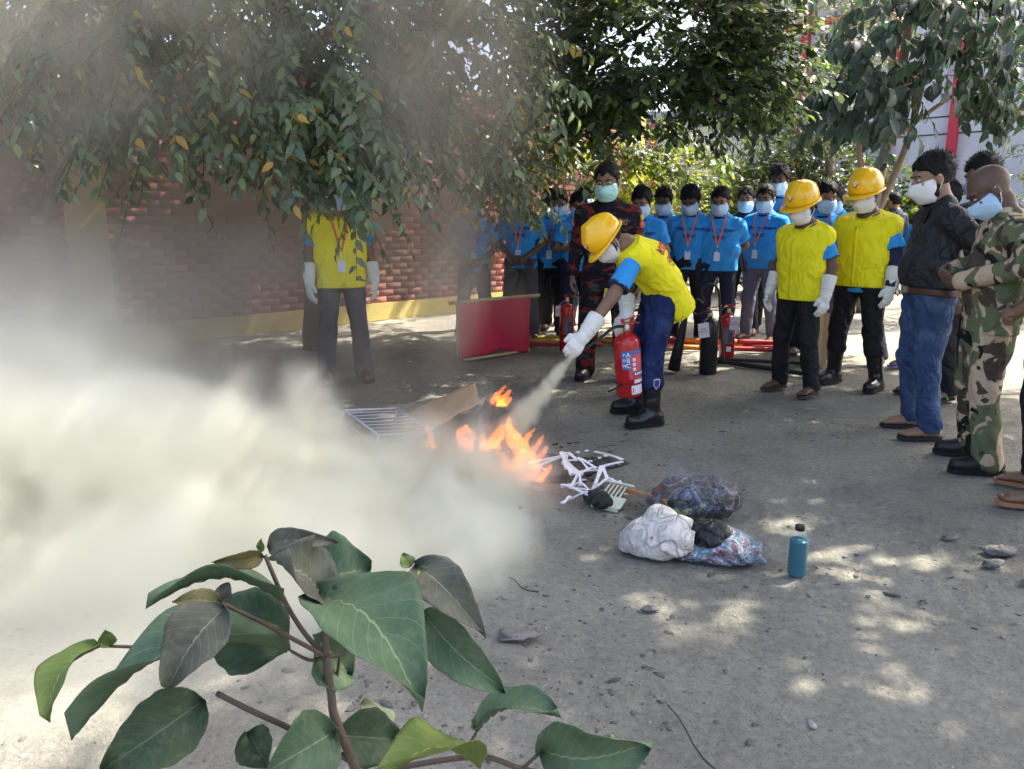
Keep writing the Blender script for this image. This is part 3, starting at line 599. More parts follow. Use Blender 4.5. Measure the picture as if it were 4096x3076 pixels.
GREY = M('grey_denim', (.12, .13, .18), .85, .2, 7, .3, 24, .2, dirt=(.22, .23, .28)); JEAN = M('blue_denim', (.035, .06, .13), .85, .25, 7, .35, 26, .2, dirt=(.10, .15, .24), dscale=5, crease=.8, cscale=8)
BJEAN = M('bright_blue_denim', (.012, .02, .075), .85, .25, 7, .35, 26, .2, dirt=(.035, .06, .15), dscale=5, crease=.8, cscale=8); LJEAN = M('pale_denim', (.38, .45, .56), .85, .1, 7, .2)
CHAR = M('charcoal_trouser', (.05, .05, .06), .85, .2, 8, .3, 20); BSHIRT = M('black_shirt_cloth', (.012, .012, .015), .6, .3, 9, .2, 40, .4, crease=.8, cscale=7); NSHIRT = M('navy_shirt_cloth', (.02, .03, .055), .7, .2, 9, .3, 18)
MASKB = M('pale_blue_mask', srgb(176, 205, 228), .75, .04, 20, .1, 120); MASKW = M('white_mask', (.72, .70, .66), .75, .04, 20, .1, 120); MASKG = M('green_mask', srgb(170, 214, 208), .75, .04, 20, .1, 120)
STRAP = M('white_elastic', (.75, .74, .72), .7, .05); ORANGE = M('orange_ribbon', (.75, .17, .05), .7, .1); CARD = M('white_card', (.62, .64, .72), .4, .05, 90)
GLOVE = M('white_leather_glove', (.68, .67, .62), .7, .06, 14, .35, 30); RUBBER = M('black_rubber', (.010, .010, .013), .28, .2, 10, .05, 30, .5); LEATHER = M('black_boot_leather', (.012, .012, .012), .35, .2, 20, .2, 60)
HELMET = M('yellow_helmet_plastic', (.85, .47, .008), .28, .04, 5, .02, 40, .5, coat=.25); EMB = M('emblem_red', (.35, .04, .04), .5, .2, 200); EMBW = M('emblem_white', (.7, .62, .5), .5, .1, 200)
SAND = [M('brown_sandal', (.05, .03, .025), .6), M('black_sandal', (.015, .014, .014), .6), M('violet_slipper', (.16, .14, .42), .6), M('green_strap', (.03, .42, .07), .6), M('blue_slipper', (.05, .06, .32), .6), M('tan_sandal', (.30, .14, .07), .6)]
BELT = M('brown_leather_belt', (.07, .028, .015), .45, .2, 30); PURPLE = M('purple_print', (.03, .015, .12), .7, .1); REDP = M('red_print', (.45, .02, .04), .7, .1)
CAMOR = camo('red_camo_cloth', [((.012, .010, .012), 0), ((.16, .018, .018), .54), ((.05, .05, .055), .60), ((.008, .007, .009), .57)], 8, stretch=(.8, .8, 1.6))
CAMOG = camo('green_camo_cloth', [((.115, .13, .065), 0), ((.46, .34, .23), .51), ((.07, .05, .038), .57), ((.012, .012, .012), .60)], 7, .5)
PAPER = M('white_paper', (.78, .78, .80), .6, .04)

TXT1 = text_vf('\u09ac\u09be\u09bf\u09b7\u0995 \u09ac\u09a8\u09c7\u09ad\u09be\u099c\u09a8', .05, .0012)
TXT2 = text_vf('epac', .075, .002); TAGT = text_vf('FSCD BANGLADESH', .018, .0004)
def hand(w, d, n, t, curl=25, s=1.0, fat=1.0, spread=1.0):
    """palm, four unequal bent fingers and a thumb leaving the side of the palm"""
    d, n, t = nrm(d), nrm(n), nrm(t); P = []; w = np.asarray(w, float)
    for i, (L, off) in enumerate(zip((.072, .080, .074, .058), (.027, .009, -.009, -.026))):
        a = w + t * off * .55 * s + d * .01 * s; b = w + d * (.088 - abs(i - 1) * .004) * s + t * off * spread * s
        P.append(cap(a, b, .0135 * s * fat, .0125 * s * fat, .012 * s))
        c1 = R(curl); c2 = R(curl * 2.1); m = b + (d * math.cos(c1) + n * math.sin(c1)) * L * .52 * s; e = m + (d * math.cos(c2) + n * math.sin(c2)) * L * .48 * s
        P += [cap(b, m, .0102 * s * fat, .0095 * s * fat, .004 * s), cap(m, e, .0095 * s * fat, .008 * s * fat, .003 * s)]
    a = w + d * .022 * s + t * .022 * s; b = a + (t * .75 + d * .55 + n * .25) * .045 * s; e = b + (d * .85 + t * .15 + n * .35) * .038 * s
    return P + [cap(a, b, .015 * s * fat, .0115 * s * fat, .010 * s), cap(b, e, .0115 * s * fat, .0095 * s * fat, .004 * s)]
def stadium(a, b, ra, rb, z0, z1, n=10):
    """flat sole from heel a to toe b"""
    a, b = np.array(a[:2]), np.array(b[:2]); d = nrm(b - a); s = np.array([-d[1], d[0]]); ring = []
    for j in range(n + 1): th = math.pi * j / n - math.pi / 2; ring.append(b + rb * (d * math.cos(th) + s * math.sin(th)))
    for j in range(n + 1): th = math.pi * j / n + math.pi / 2; ring.append(a + ra * (d * math.cos(th) + s * math.sin(th)))
    m = len(ring); v = [(*p, z0) for p in ring] + [(*p, z1) for p in ring]
    return v, [tuple(range(m - 1, -1, -1)), tuple(range(m, 2 * m))] + [(i, (i + 1) % m, m + (i + 1) % m, m + i) for i in range(m)]
def ribbon(pts, wdir, w, th, ndir):
    """thin solid strip along pts"""
    v = []; f = []; m = len(pts)
    for p, wd, nd in zip(pts, wdir, ndir):
        for a, b in ((-1, 0), (1, 0), (1, 1), (-1, 1)): v.append(np.array(p) + np.array(wd) * a * w / 2 + np.array(nd) * b * th)
    for i in range(m - 1):
        for j in range(4): f.append((i * 4 + j, i * 4 + (j + 1) % 4, (i + 1) * 4 + (j + 1) % 4, (i + 1) * 4 + j))
    return v, f + [(3, 2, 1, 0), tuple((m - 1) * 4 + j for j in range(4))]
SEED = [100]
def person(label, loc, yaw, H=1.68, build=1.0, belly=0.0, arms='hang', hp=22, hy=0, skin=1, top='tee', top_mat=None, pants=None, shoes=('sandal', 0), vest=False, helmet=None, mask='b', lanyard=True, text=True, gloves=False, res=.009, group=None, stance=.06, J=None, hair=1.0, sleeve=.72, hem=.83, bald=False, near=False, feetdir=(8, 8), belt=False, undersleeve=False, hscale=1.0, beard=False):
    SEED[0] += 1; sd = SEED[0]; yaw += R(((sd * 37) % 23) - 11) if group else 0; hair *= (.8 + ((sd * 13) % 7) * .08) if group else 1; s = H / 1.75; build *= 1.07; T = thing('person', label, 'person', loc, yaw, group); b = build
    a = {}
    for sx, n in ((-1, 'L'), (1, 'R')):
        a['sh' + n] = V3(sx * .172 * b, -.01, 1.345); a['hp' + n] = V3(sx * .085 * b, 0, .87)
        a['kn' + n] = V3(sx * (.092 * b + stance * .5), .025, .48); a['an' + n] = V3(sx * (.095 * b + stance), -.03, .075)
        el, wr = {'hang': ((.245, -.035, 1.10), (.262, .05, .865)), 'back': ((.27, -.13, 1.115), (.07, -.19, .93)), 'front': ((.255, -.02, 1.11), (.05, .19, .93)),
                  'phone': ((.25, .02, 1.10), (.06, .24, 1.13)), 'akimbo': ((.37, -.10, 1.13), (.185, .02, 1.0)), 'cross': ((.25, .04, 1.10), (-.05, .20, 1.13)), 'pocket': ((.28, -.06, 1.10), (.20, .07, .90))}[arms]
        a['el' + n] = V3(sx * el[0] * (.6 + .4 * b), *el[1:]); a['wr' + n] = V3(sx * wr[0] * (.6 + .4 * b), *wr[1:])
    a.update(pel=V3(0, 0, .93), wst=V3(0, .005, 1.08), cst=V3(0, .0, 1.26), nek=V3(0, -.015, 1.425))
    a = {k: v * s for k, v in a.items()}; fdir = {'L': rot('Z', feetdir[0]) @ V3(0, 1, 0), 'R': rot('Z', -feetdir[1]) @ V3(0, 1, 0)}
    side = V3(1, 0, 0); hf = None
    if J:
        side = nrm(J.get('side', side)); hf = J.get('hf'); fdir.update({k[-1]: nrm(v) for k, v in J.items() if k.startswith('fd')})
        a.update({k: np.asarray(v, float) for k, v in J.items() if k in a})
    spine = nrm(a['nek'] - a['pel']); chestf = nrm(np.cross(spine, side)) * 1.0
    if hf is None: hf = rot('Z', hy) @ V3(0, math.cos(R(hp)), -math.sin(R(hp)))
    HR = frame(hf, spine); hu = HR[:, 2]
    hc = a['nek'] + nrm(spine * .55 + hu * .3 + HR[:, 1] * .28) * .182 * s if not (J and 'hc' in J) else np.asarray(J['hc'], float)
    hs = s * 1.14 * hscale; h = lambda x, y, z: hc + HR @ (np.array((x, y, z)) * hs)
    hd = lambda x, y, z: np.array((x, y, z)) * hs
    # ---------- body (one surface)
    B = [ell(h(0, -.012, .035), hd(.076, .096, .088), .02, HR), ell(h(0, .028, -.045), hd(.058, .062, .078), .03, HR), cap(h(0, .06, -.098), h(0, .05, -.09), .024 * hs, .024 * hs, .03),
         cap(h(0, .092, .008), h(0, .110, -.030), .009 * hs, .014 * hs, .012), cap(h(-.036, .078, .034), h(.036, .078, .034), .013 * hs, .013 * hs, .014)]
    for sx in (-1, 1):
        B += [ell(h(sx * .079, -.006, -.006), hd(.010, .020, .033), .008, HR), cap(h(sx * .045, .062, -.02), h(sx * .038, .058, -.06), .02 * hs, .02 * hs, .02)]
    B += [cap(h(0, -.025, -.07), a['nek'], .054 * s, .062 * s, .03), cap(a['nek'], a['cst'], .07 * s, .10 * s, .04, side, .72), cap(a['cst'], a['pel'], .10 * s, .095 * s, .04, side, .72)]
    arms_skin = []
    for n, sx in (('L', -1), ('R', 1)):
        B += [cap(a['sh' + n], a['el' + n], .046 * s * b, .039 * s * b, .03), cap(a['el' + n], a['wr' + n], .040 * s * b, .027 * s, .02), cap(a['hp' + n], a['kn' + n], .075 * s, .05 * s, .03), cap(a['kn' + n], a['an' + n], .048 * s, .036 * s, .02)]
        fa = nrm(a['wr' + n] - a['el' + n])
        if J and 'hand' + n in J: dd, nn, tt, cu = J['hand' + n]
        elif arms == 'hang': dd, nn, tt, cu = fa + V3(0, .0, -.5), V3(-sx, -.2, 0), V3(-sx * .2, 1, 0), 22
        elif arms in ('front', 'phone'): dd, nn, tt, cu = V3(-sx * .9, .35, -.2), V3(0, -1, 0), V3(0, .1, 1), 28
        elif arms == 'back': dd, nn, tt, cu = V3(-sx * .9, -.2, -.3), V3(0, -1, 0), V3(0, 0, 1), 25
        elif arms == 'cross': dd, nn, tt, cu = V3(-sx, .1, .2), V3(0, -1, 0), V3(0, 0, 1), 12
        else: dd, nn, tt, cu = V3(-sx * .3, .2, -1), V3(-sx, 0, 0), V3(0, 1, 0), 20
        tt = nrm(np.asarray(tt) - nrm(dd) * np.dot(tt, nrm(dd))); nn = nrm(np.asarray(nn) - nrm(dd) * np.dot(nn, nrm(dd)) - tt * np.dot(nn, tt))
        a['hand' + n] = (dd, nn, tt, cu)
        if not gloves: B += hand(a['wr' + n], dd, nn, tt, cu, s)
        if shoes[0] == 'sandal':
            an = a['an' + n]; fd = fdir[n]; pf = V3(-fd[1], fd[0], 0); z = .045
            heel = V3(*(an[:2] - fd[:2] * .035), z + .006); ball = V3(*(an[:2] + fd[:2] * .125), z - .004)
            B += [cap(an, heel, .036 * s, .03 * s, .02), cap(heel, ball, .03 * s, .021 * s, .02, pf, .62), cap(an, ball, .034 * s, .02 * s, .025)]
            for q, (o_, l_) in enumerate(((.030, .045), (.012, .046), (-.004, .040), (-.018, .033), (-.031, .024))):
                so = -sx if q < 9 else 0; pb = ball + pf * (o_ * (1 if n == 'R' else -1)) ; B.append(cap(pb, pb + V3(*fd[:2] * l_, -.006), (.0125 if q == 0 else .0095) * s, (.0115 if q == 0 else .0085) * s, .006))
    body = sdf_obj('body', B, res, SKIN[skin], T)
    # eyes, brows
    for sx in (-1, 1):
        if near:
            e = ell_mesh('eye', h(sx * .031, .0775, .012), hd(.014, .010, .0065), HR, EYE, T); ell_mesh('iris', h(sx * .031, .085, .0095), hd(.0055, .004, .0055), HR, IRIS, e)
        else: ell_mesh('eye', h(sx * .031, .080, .010), hd(.012, .008, .0045), HR, IRIS, T)
        v, f = tube_vf(spline([h(sx * .016, .0925, .030), h(sx * .034, .089, .036), h(sx * .054, .074, .031)], 3), .0042 * hs, 5); obj('eyebrow', v, f, HAIR, T)
    # ---------- hair
    if not helmet and hair > 0:
        g = (.004 if bald else .015) * hair
        P = [ell(h(0, -.016, .042 + .004 * hair), hd(.076 + g * .75, .094 + g * .8, .082 + g * 1.5), .01, HR)]
        inv = HR.T
        def hl(X, Y, Z):
            x = [(inv[i, 0] * (X - hc[0]) + inv[i, 1] * (Y - hc[1]) + inv[i, 2] * (Z - hc[2])) / hs for i in range(3)]
            t = np.clip((x[1] + .05) / .125, 0, 1); t = t * t * (3 - 2 * t); u = np.clip((x[1] + .03) / .02, 0, 1) * np.clip((.03 - x[1]) / .02, 0, 1)
            line = -.055 + .125 * t + .012 * np.sin(x[0] * 95 + sd) * t + (.16 * (1 - np.clip((-.03 - x[1]) / .05, 0, 1)) if bald else 0)
            return (line - x[2]) * hs * .8
        ho = sdf_obj('hair', P, min(res, .007), BALD if bald else HAIR, T, fold=(.0055 * hair, .030, sd, .03, (1, 1, 1)), fn=hl)
    if beard:
        sdf_obj('beard', [cap(h(sx * .070, -.004, -.012), h(sx * .060, .020, -.07), .012 * hs, .018 * hs, .01) for sx in (-1, 1)] + [cap(h(-.058, .022, -.078), h(0, .062, -.108), .018 * hs, .02 * hs, .02), cap(h(.058, .022, -.078), h(0, .062, -.108), .018 * hs, .02 * hs, .02)], .006, HAIR, T, fold=(.002, .02, sd, .02, (1, 1, 1)))
    if not helmet and hair > 0:
        vn = len(ho.data.vertices); co = np.empty(vn * 3, np.float32); ho.data.vertices.foreach_get('co', co); co = co.reshape(-1, 3); rh = np.random.default_rng(sd); ii = rh.integers(0, vn, 420); b0 = co[ii]; nn_ = b0 - h(0, -.016, .03); nn_ /= np.linalg.norm(nn_, axis=1)[:, None]; keep_ = (nn_ @ hu) > -.15; b0 = b0[keep_]; nn_ = nn_[keep_]; m_ = len(b0); dr = nn_ + rh.normal(0, .35, (m_, 3)) + hu * .25; sd2 = np.cross(dr, rh.normal(size=(m_, 3))); sd2 /= np.linalg.norm(sd2, axis=1)[:, None]; ln = (rh.uniform(.010, .024, m_) * hair * s)[:, None]; V_ = np.stack([b0 - sd2 * .003 - nn_ * .004, b0 + sd2 * .003 - nn_ * .004, b0 + dr * ln], 1).reshape(-1, 3); tag(obj('hair_strands', V_, np.arange(m_ * 3).reshape(-1, 3), HAIR, ho, False), kind='stuff')
    # ---------- mask
    if mask:
        P = [ell(h(0, .030, -.050), hd(.081, .075, .088), .01, HR), cap(h(0, .090, .0), h(0, .108, -.042), .020 * hs, .022 * hs, .055), cap(h(0, .072, -.085), h(0, .064, -.095), .022 * hs, .022 * hs, .03)]
        sdf_obj('mask', P, min(res, .006), {'b': MASKB, 'w': MASKW, 'g': MASKG}[mask], T, clips=[(h(0, .1, -.005), hu + HR[:, 1] * .10), (h(0, 0, -.120), -hu), (h(0, .012, -.05), -HR[:, 1] - hu * .12)], fold=(.0016, .03, sd, .03, (.25, .25, 1.6)))
        if near:
            mo = T.children[-1]
            for zq in (-.026, -.050, -.074):
                pts = [h(x, .0305 + .075 * math.sqrt(max(.02, 1 - (x / .081) ** 2 - ((zq + .05) / .088) ** 2)) + (.022 * max(0, 1 - abs(x) / .03) if zq > -.06 else 0), zq) for x in np.linspace(-.066, .066, 9)]; v, f = tube_vf(pts, .0022, 4); obj('pleat', v, f, mo.data.materials[0], mo)
        for sx in (-1, 1):
            for q, (z0, z1) in enumerate(((-.012, .016), (-.088, -.022))):
                v, f = tube_vf([h(sx * .058, .022, z0), h(sx * .080, .0, (z0 + z1) / 2), h(sx * .090, -.012, z1)], .0021, 4); obj('ear_strap', v, f, STRAP, T)
    # ---------- trousers
    pm = pants or BLK; boot = shoes[0] in ('gumboot', 'boot')
    P = [cap(a['pel'] + spine * .03 * s, (a['hpL'] + a['hpR']) / 2 + V3(0, 0, .02), (.105 + belly * .2) * s, .112 * s, .03, side, .70 / b)]
    for n in 'LR':
        kn, an, hp_ = a['kn' + n], a['an' + n], a['hp' + n]; lo = an + (kn - an) * (.62 if boot and shoes[0] == 'gumboot' else .0)
        P += [cap(hp_ + V3(0, 0, .02), kn, .092 * s * b, .068 * s, .022), cap(kn, lo, .069 * s, (.075 if boot else .062) * s, .03)]
    clips = [] if boot else [(V3(0, 0, .05 * s), V3(0, 0, -1))]
    pants_o = sdf_obj('trousers', P, max(res, .008), pm, T, clips=clips + [(a['pel'] + spine * .10 * s, spine)], fold=(.0095, .11, sd, .04, (1, 1, .85)))
    if belt:
        o = sdf_obj('belt', [cap(a['pel'] - spine * .09, a['pel'] + spine * .07, (.128 + belly * .35) * s, (.130 + belly * .35) * s, .01, side, .70 / b)], .007, BELT, T, clips=[(a['pel'] - spine * .030, -spine), (a['pel'] + spine * .012, spine)])
        fy = .128 * s + belly * .35 + .006; MB().box(a['pel'] - spine * .009 + chestf * fy, (.045, .012, .04)).build('buckle', M('steel', (.5, .5, .5), .3, .05, metal=1.0), T)
    # ---------- footwear
    for n, sx in (('L', -1), ('R', 1)):
        an = a['an' + n]; fd = fdir[n]; pf = V3(-fd[1], fd[0], 0); heel = V3(*(an[:2] - fd[:2] * .045), 0); toe = V3(*(an[:2] + fd[:2] * .15), 0)
        if shoes[0] == 'sandal':
            sm = SAND[shoes[1]]; v, f = stadium(heel, toe, .036 * s, .043 * s, .004, .024); so = obj('sandal', v, f, sm, T, False)
            st = SAND[shoes[2]] if len(shoes) > 2 else sm
            for q in (-1, 1):
                pts = spline([toe - fd * .035 + V3(0, 0, .026), toe - fd * .085 + pf * q * .02 + V3(0, 0, .062), an * V3(1, 1, 0) + fd * .045 + pf * q * .044 + V3(0, 0, .022)], 5)
                v, f = ribbon(pts, [fd] * len(pts), .016, .004, [V3(0, 0, 1)] * len(pts)); obj('sandal_strap', v, f, st, so, False)
        else:
            hi = .36 if shoes[0] == 'gumboot' else .24; kn = a['kn' + n]; up = nrm(kn - an); topp = an + up * (hi - .08)
            r1 = .052 if shoes[0] == 'gumboot' else .047
            P = [cap(V3(*an[:2], .06), topp, r1 * s, (.070 if shoes[0] == 'gumboot' else .06) * s, .03), cap(heel + V3(0, 0, .05), toe + V3(0, 0, .042), .044 * s, .04 * s, .035, pf, .9), cap(V3(*an[:2], .08), toe + V3(0, 0, .04) - fd * .05, .045 * s, .04 * s, .035)]
            bo = sdf_obj('boot', P, min(res, .008), RUBBER if shoes[0] == 'gumboot' else LEATHER, T, clips=[(V3(0, 0, .012), V3(0, 0, -1)), (topp, up)], fold=(.003, .09, sd, .03, (.6, .6, 1.3)))
            v, f = stadium(heel - fd * .002, toe + fd * .004, .05 * s, .047 * s, .0, .026); obj('sole', v, f, RUBBER, bo, False)
    # ---------- top
    tm = top_mat or TEE; be = belly
    tor = [cap(a['pel'] - spine * .17 * s, a['wst'], (.112 + be * .35) * s, (.103 + be * .6) * s, .04, side, .66 / b), cap(a['wst'], a['cst'], (.103 + be * .6) * s, .113 * s, .04, side, .64 / b),
           cap(a['cst'], a['nek'] - spine * .055 * s, .112 * s, .080 * s, .05, side, .60), cap(a['nek'] - spine * .022 * s, a['shL'] + side * .0 * s, .068 * s, .056 * s, .05), cap(a['nek'] - spine * .05, a['nek'] + spine * .008, .10 * s, .07 * s, .03, side, .85), cap(a['nek'] - spine * .022 * s, a['shR'], .068 * s, .056 * s, .05)]
    if be > .03: tor.append(ell(a['wst'] + chestf * (.04 + be * .7) * s - spine * .02, np.array((.13, .09 + be * .3, .14)) * s, .06, np.stack([side, chestf, spine], 1)))
    sl = []; clips = []; tor_v = tor
    if vest: tor = [(*p[:3], p[3] - .010, p[4] - .010, *p[5:]) if p[0] == 'c' else p for p in tor]
    for n in 'LR':
        sh, el, wr = a['sh' + n], a['el' + n], a['wr' + n]
        if sleeve <= 1: sl += [cap(sh + (el - sh) * (.12 if vest else 0), sh + (el - sh) * sleeve, (.050 if vest else .059) * s * b, .064 * s * b, .045)]; clips.append((n, sh + (el - sh) * (sleeve + .02), nrm(el - sh)))
        else: sl += [cap(sh, el, .060 * s * b, .055 * s, .045), cap(el, el + (wr - el) * (sleeve - 1), .058 * s, .047 * s, .02)]
    F1 = Field(tor + sl, max(res, .008)); F1.fold(.006 if vest else .0085, .16 if vest else .12, sd + 5, .06, (1, 1, .6))
    hemp = a['pel'] - spine * (.93 - hem) * s; F1.clip(hemp, -spine)
    if vest: F1.clip(a['nek'] - spine * .02, spine + chestf * (0 if J else .55))
    if sleeve <= 1:
        for n, pt, ax in clips:
            q = F1.grid((slice(None),) * 3); dpl = (q[0] - pt[0]) * ax[0] + (q[1] - pt[1]) * ax[1] + (q[2] - pt[2]) * ax[2]
            near_arm = ((q[0] - pt[0]) ** 2 + (q[1] - pt[1]) ** 2 + (q[2] - pt[2]) ** 2) < (.125 * s) ** 2
            outer = ((q[0] - a['sh' + n][0]) * side[0] + (q[1] - a['sh' + n][1]) * side[1] + (q[2] - a['sh' + n][2]) * side[2]) * (1 if n == 'R' else -1) > -.02
            F1.F = np.where(near_arm & outer, np.maximum(F1.F, dpl.astype(np.float32)), F1.F)
    v, f = F1.mesh(); shirt = obj({'tee': 't_shirt', 'shirt': 'shirt', 'uniform': 'uniform_jacket'}[top], v, f, tm, T)
    if sleeve <= 1 and top == 'tee':
        for n in 'LR':
            sh, el = a['sh' + n], a['el' + n]; p0 = sh + (el - sh) * (sleeve - .045); p1 = sh + (el - sh) * (sleeve + .025); ax = nrm(el - sh)
            sdf_obj('sleeve_trim', [cap(p0 - ax * .05, p1 + ax * .05, .0665 * s * b, .0675 * s * b, .01)], .008, TRIM, shirt, clips=[(p0, -ax), (p1, ax)])
    if undersleeve:
        for n in 'LR': sdf_obj('under_sleeve', [cap(a['sh' + n] + (a['el' + n] - a['sh' + n]) * .55, a['el' + n], .050 * s * b, .049 * s, .02), cap(a['el' + n], a['wr' + n], .049 * s, .042 * s, .02)], .009, TRIM, T, fold=(.004, .06, sd, .03, (1, 1, .8)))
    Ft = F1
    if vest:
        Fv = Field([(*p[:3], p[3] + .014, p[4] + .014, *p[5:]) if p[0] == 'c' else p for p in tor_v[:3]] + [cap(a['nek'] - spine * .022 * s, a['shL'] - side * .006 * s, .080 * s, .070 * s * b, .05), cap(a['nek'] - spine * .022 * s, a['shR'] + side * .006 * s, .076 * s, .068 * s * b, .05), (*tor_v[4][:3], tor_v[4][3] + .010, tor_v[4][4] + .014, *tor_v[4][5:])] + tor_v[6:], max(res * .9, .007))
        Fv.fold(.006, .16, sd + 5, .06, (1, 1, .6)); Fv.fold(.003, .06, sd + 9, .05, (1, 1, .8)); Fv.clip(a['pel'] - spine * (.93 - (.81 if vest is True else vest)) * s, -spine); Fv.clip(a['nek'] + spine * .004 + chestf * .02, spine + chestf * (.55 if not J else 0))
        v, f = Fv.mesh(); vo = obj('vest', v, f, VEST, T); Ft = Fv
        # collar flaps and front opening
        if J: sdf_obj('collar', ring(a['nek'] - spine * .006, side, chestf, .074 * s, .070 * s, .016), .007, VEST, vo)
        for sx in (() if J else (-1, 1)):
            pts = spline([a['nek'] - chestf * .06 * s + side * sx * .03 + spine * .03, a['nek'] + side * sx * .085 * s + spine * .012, a['nek'] + side * sx * .045 * s + chestf * .085 * s - spine * .035, a['nek'] + side * sx * .03 * s + chestf * .105 * s - spine * .085], 5)
            v, f = ribbon(pts, [nrm(spine + side * sx * .5 - chestf * .2)] * len(pts), .05, .006, [chestf] * len(pts)); obj('collar', v, f, VEST, vo)
        if not J:
            zz = np.linspace(a['nek'][2] - .09, a['pel'][2] - (.93 - .83) * s, 14); yy = Ft.front(zz * 0 + .004, zz); ok = ~np.isnan(yy)
            pts = [V3(.004, y + .001, z) for y, z in zip(yy[ok], zz[ok])]; v, f = ribbon(pts, [side] * len(pts), .03, .004, [chestf] * len(pts)); obj('placket', v, f, VEST, vo)
    elif top == 'tee':
        sdf_obj('collar', ring(a['nek'] - spine * .012 + chestf * .012, side, chestf, .088 * s, .088 * s, .011), .007, TRIM, shirt)
    else:
        for sx in (-1, 1):
            pts = spline([a['nek'] - chestf * .065 * s + spine * .035, a['nek'] + side * sx * .08 * s + spine * .02, a['nek'] + side * sx * .045 * s + chestf * .085 * s - spine * .03, a['nek'] + side * sx * .06 * s + chestf * .11 * s - spine * .075], 5)
            v, f = ribbon(pts, [nrm(spine + side * sx * .6 - chestf * .2)] * len(pts), .055, .006, [chestf] * len(pts)); obj('collar', v, f, tm, shirt)
    # ---------- print, lanyard
    if text and not vest and top == 'tee' and not J:
        for (tv, tf), z0 in ((TXT1, 1.275), (TXT2, 1.21)):
            x = -tv[:, 0] * s; z = tv[:, 1] * s + z0 * s; y = F1.front(x, z); y = np.where(np.isnan(y), np.nanmedian(y), y)
            obj('shirt_print', np.stack([x, y + .004, z], 1), tf, PURPLE, shirt, False)
    if lanyard and not J:
        for sx in (-1, 1):
            t = np.linspace(0, 1, 11); x = sx * .078 * s * (1 - t) + .003 * sx + .012; z = (1.445 - .335 * t) * s; y = Ft.front(x, z); y = np.where(np.isnan(y), .08, y); y[0] = min(y[0], .05)
            pts = np.stack([x, y + .004, z], 1); v, f = ribbon(pts, [side] * 11, .017, .002, [chestf] * 11); obj('lanyard', v, f, ORANGE, T, False)
        y = Ft.front(.012, 1.0 * s)[0]; y = .13 if np.isnan(y) else y
        MB().box((.012, y + .008, 1.075 * s), (.008, .006, .07)).build('lanyard_clip', STRAP, T); MB().box((.012, y + .010, .995 * s), (.062, .005, .095), rot('X', 4)).build('identity_card', CARD, T)
    # ---------- gloves
    if gloves:
        for n in 'LR':
            w = a['wr' + n]; fa = nrm(w - a['el' + n]); dd, nn, tt, cu = a['hand' + n]
            P = hand(w, dd, nn, tt, cu, s * 1.10, 1.22, 1.2) + [cap(w + fa * .01, w - fa * .14, .040 * s, .058 * s, .02)]
            go = sdf_obj('glove', P, min(res, .007), GLOVE, T, clips=[(w - fa * .155, -fa)], fold=(.003, .05, sd + 3, .03, (1, 1, 1)))
            v, f = lathe_vf([(.050 * s, -.006), (.0535 * s, -.003), (.0535 * s, .003), (.050 * s, .006)], 18); Fm = frame(fa, side if abs(np.dot(fa, side)) < .9 else V3(0, 1, 0)); Mx = np.stack([Fm[:, 0], Fm[:, 2], Fm[:, 1]], 1)
            obj('seam', np.asarray(v) @ Mx.T + (w - fa * .05), f, GLOVE, go)
    # ---------- helmet
    if helmet:
        hh = lambda x, y, z: h(x, y, z + .03)
        P = [ell(hh(0, -.008, .03), hd(.112, .138, .125), .01, HR)]
        for x in (-.035, 0, .035): P.append(cap(hh(x, -.11, .085), hh(x, .03, .146 - abs(x) * .25), .012 * hs, .012 * hs, .03)); P.append(cap(hh(x, .03, .146 - abs(x) * .25), hh(x, .105, .08), .012 * hs, .008 * hs, .03))
        he = sdf_obj('helmet', P, .0065, HELMET, T, clips=[(hh(0, 0, -.008), -hu)])
        # peak and rim
        v = []; f = []; n = 40
        for j in range(n):
            th = 2 * math.pi * j / n; c, s_ = math.cos(th), math.sin(th); fr = max(0, s_) ** 1.5; w = .012 + .045 * fr
            for rr, zz_ in ((0, 0), (w, -.008 - .012 * fr), (w, -.013 - .012 * fr), (0, -.012)): v.append(hh((.110 + rr) * c, -.008 + (.135 + rr) * s_, zz_))
        for j in range(n):
            for q in range(4): f.append((j * 4 + q, j * 4 + (q + 1) % 4, ((j + 1) % n) * 4 + (q + 1) % 4, ((j + 1) % n) * 4 + q))
        obj('peak', v, f, HELMET, he)
        y0 = -.008 + .138 * math.sqrt(max(0, 1 - (.045 / .125) ** 2)); eo = []
        out = [(-.020, .024), (0, .029), (.020, .024), (.020, -.006), (.012, -.02), (0, -.029), (-.012, -.02), (-.020, -.006)] if helmet == 'shield' else [(.024 * math.cos(q * math.pi / 6), .024 * math.sin(q * math.pi / 6)) for q in range(12)]
        for sc, yo, mt, nm in ((1, .004, EMB, 'emblem'), (.66, .0065, EMBW, 'emblem_centre')):
            sh_ = (lambda x, z: hh(x, -.008 + .138 * math.sqrt(max(0, 1 - (x / .112) ** 2 - ((.072 + z - .03) / .125) ** 2)) + yo, .072 + z))
            ring_ = [sh_(x * sc, z * sc) for x, z in out]; inn = [p - HR[:, 1] * .006 for p in ring_]; m = len(ring_)
            obj(nm, ring_ + inn, [tuple(range(m)), tuple(range(2 * m - 1, m - 1, -1))] + [(i, m + i, m + (i + 1) % m, (i + 1) % m) for i in range(m)], mt, he, False)
        for sx in (-1, 1):
            v, f = ribbon(spline([h(sx * .088, .005, .035), h(sx * .086, .018, -.03), h(sx * .062, .045, -.095), h(0, .062, -.132)], 5), [HR[:, 1]] * 16, .014, .003, [HR[:, 0] * sx] * 16); obj('chin_strap', v, f, RUBBER, T)
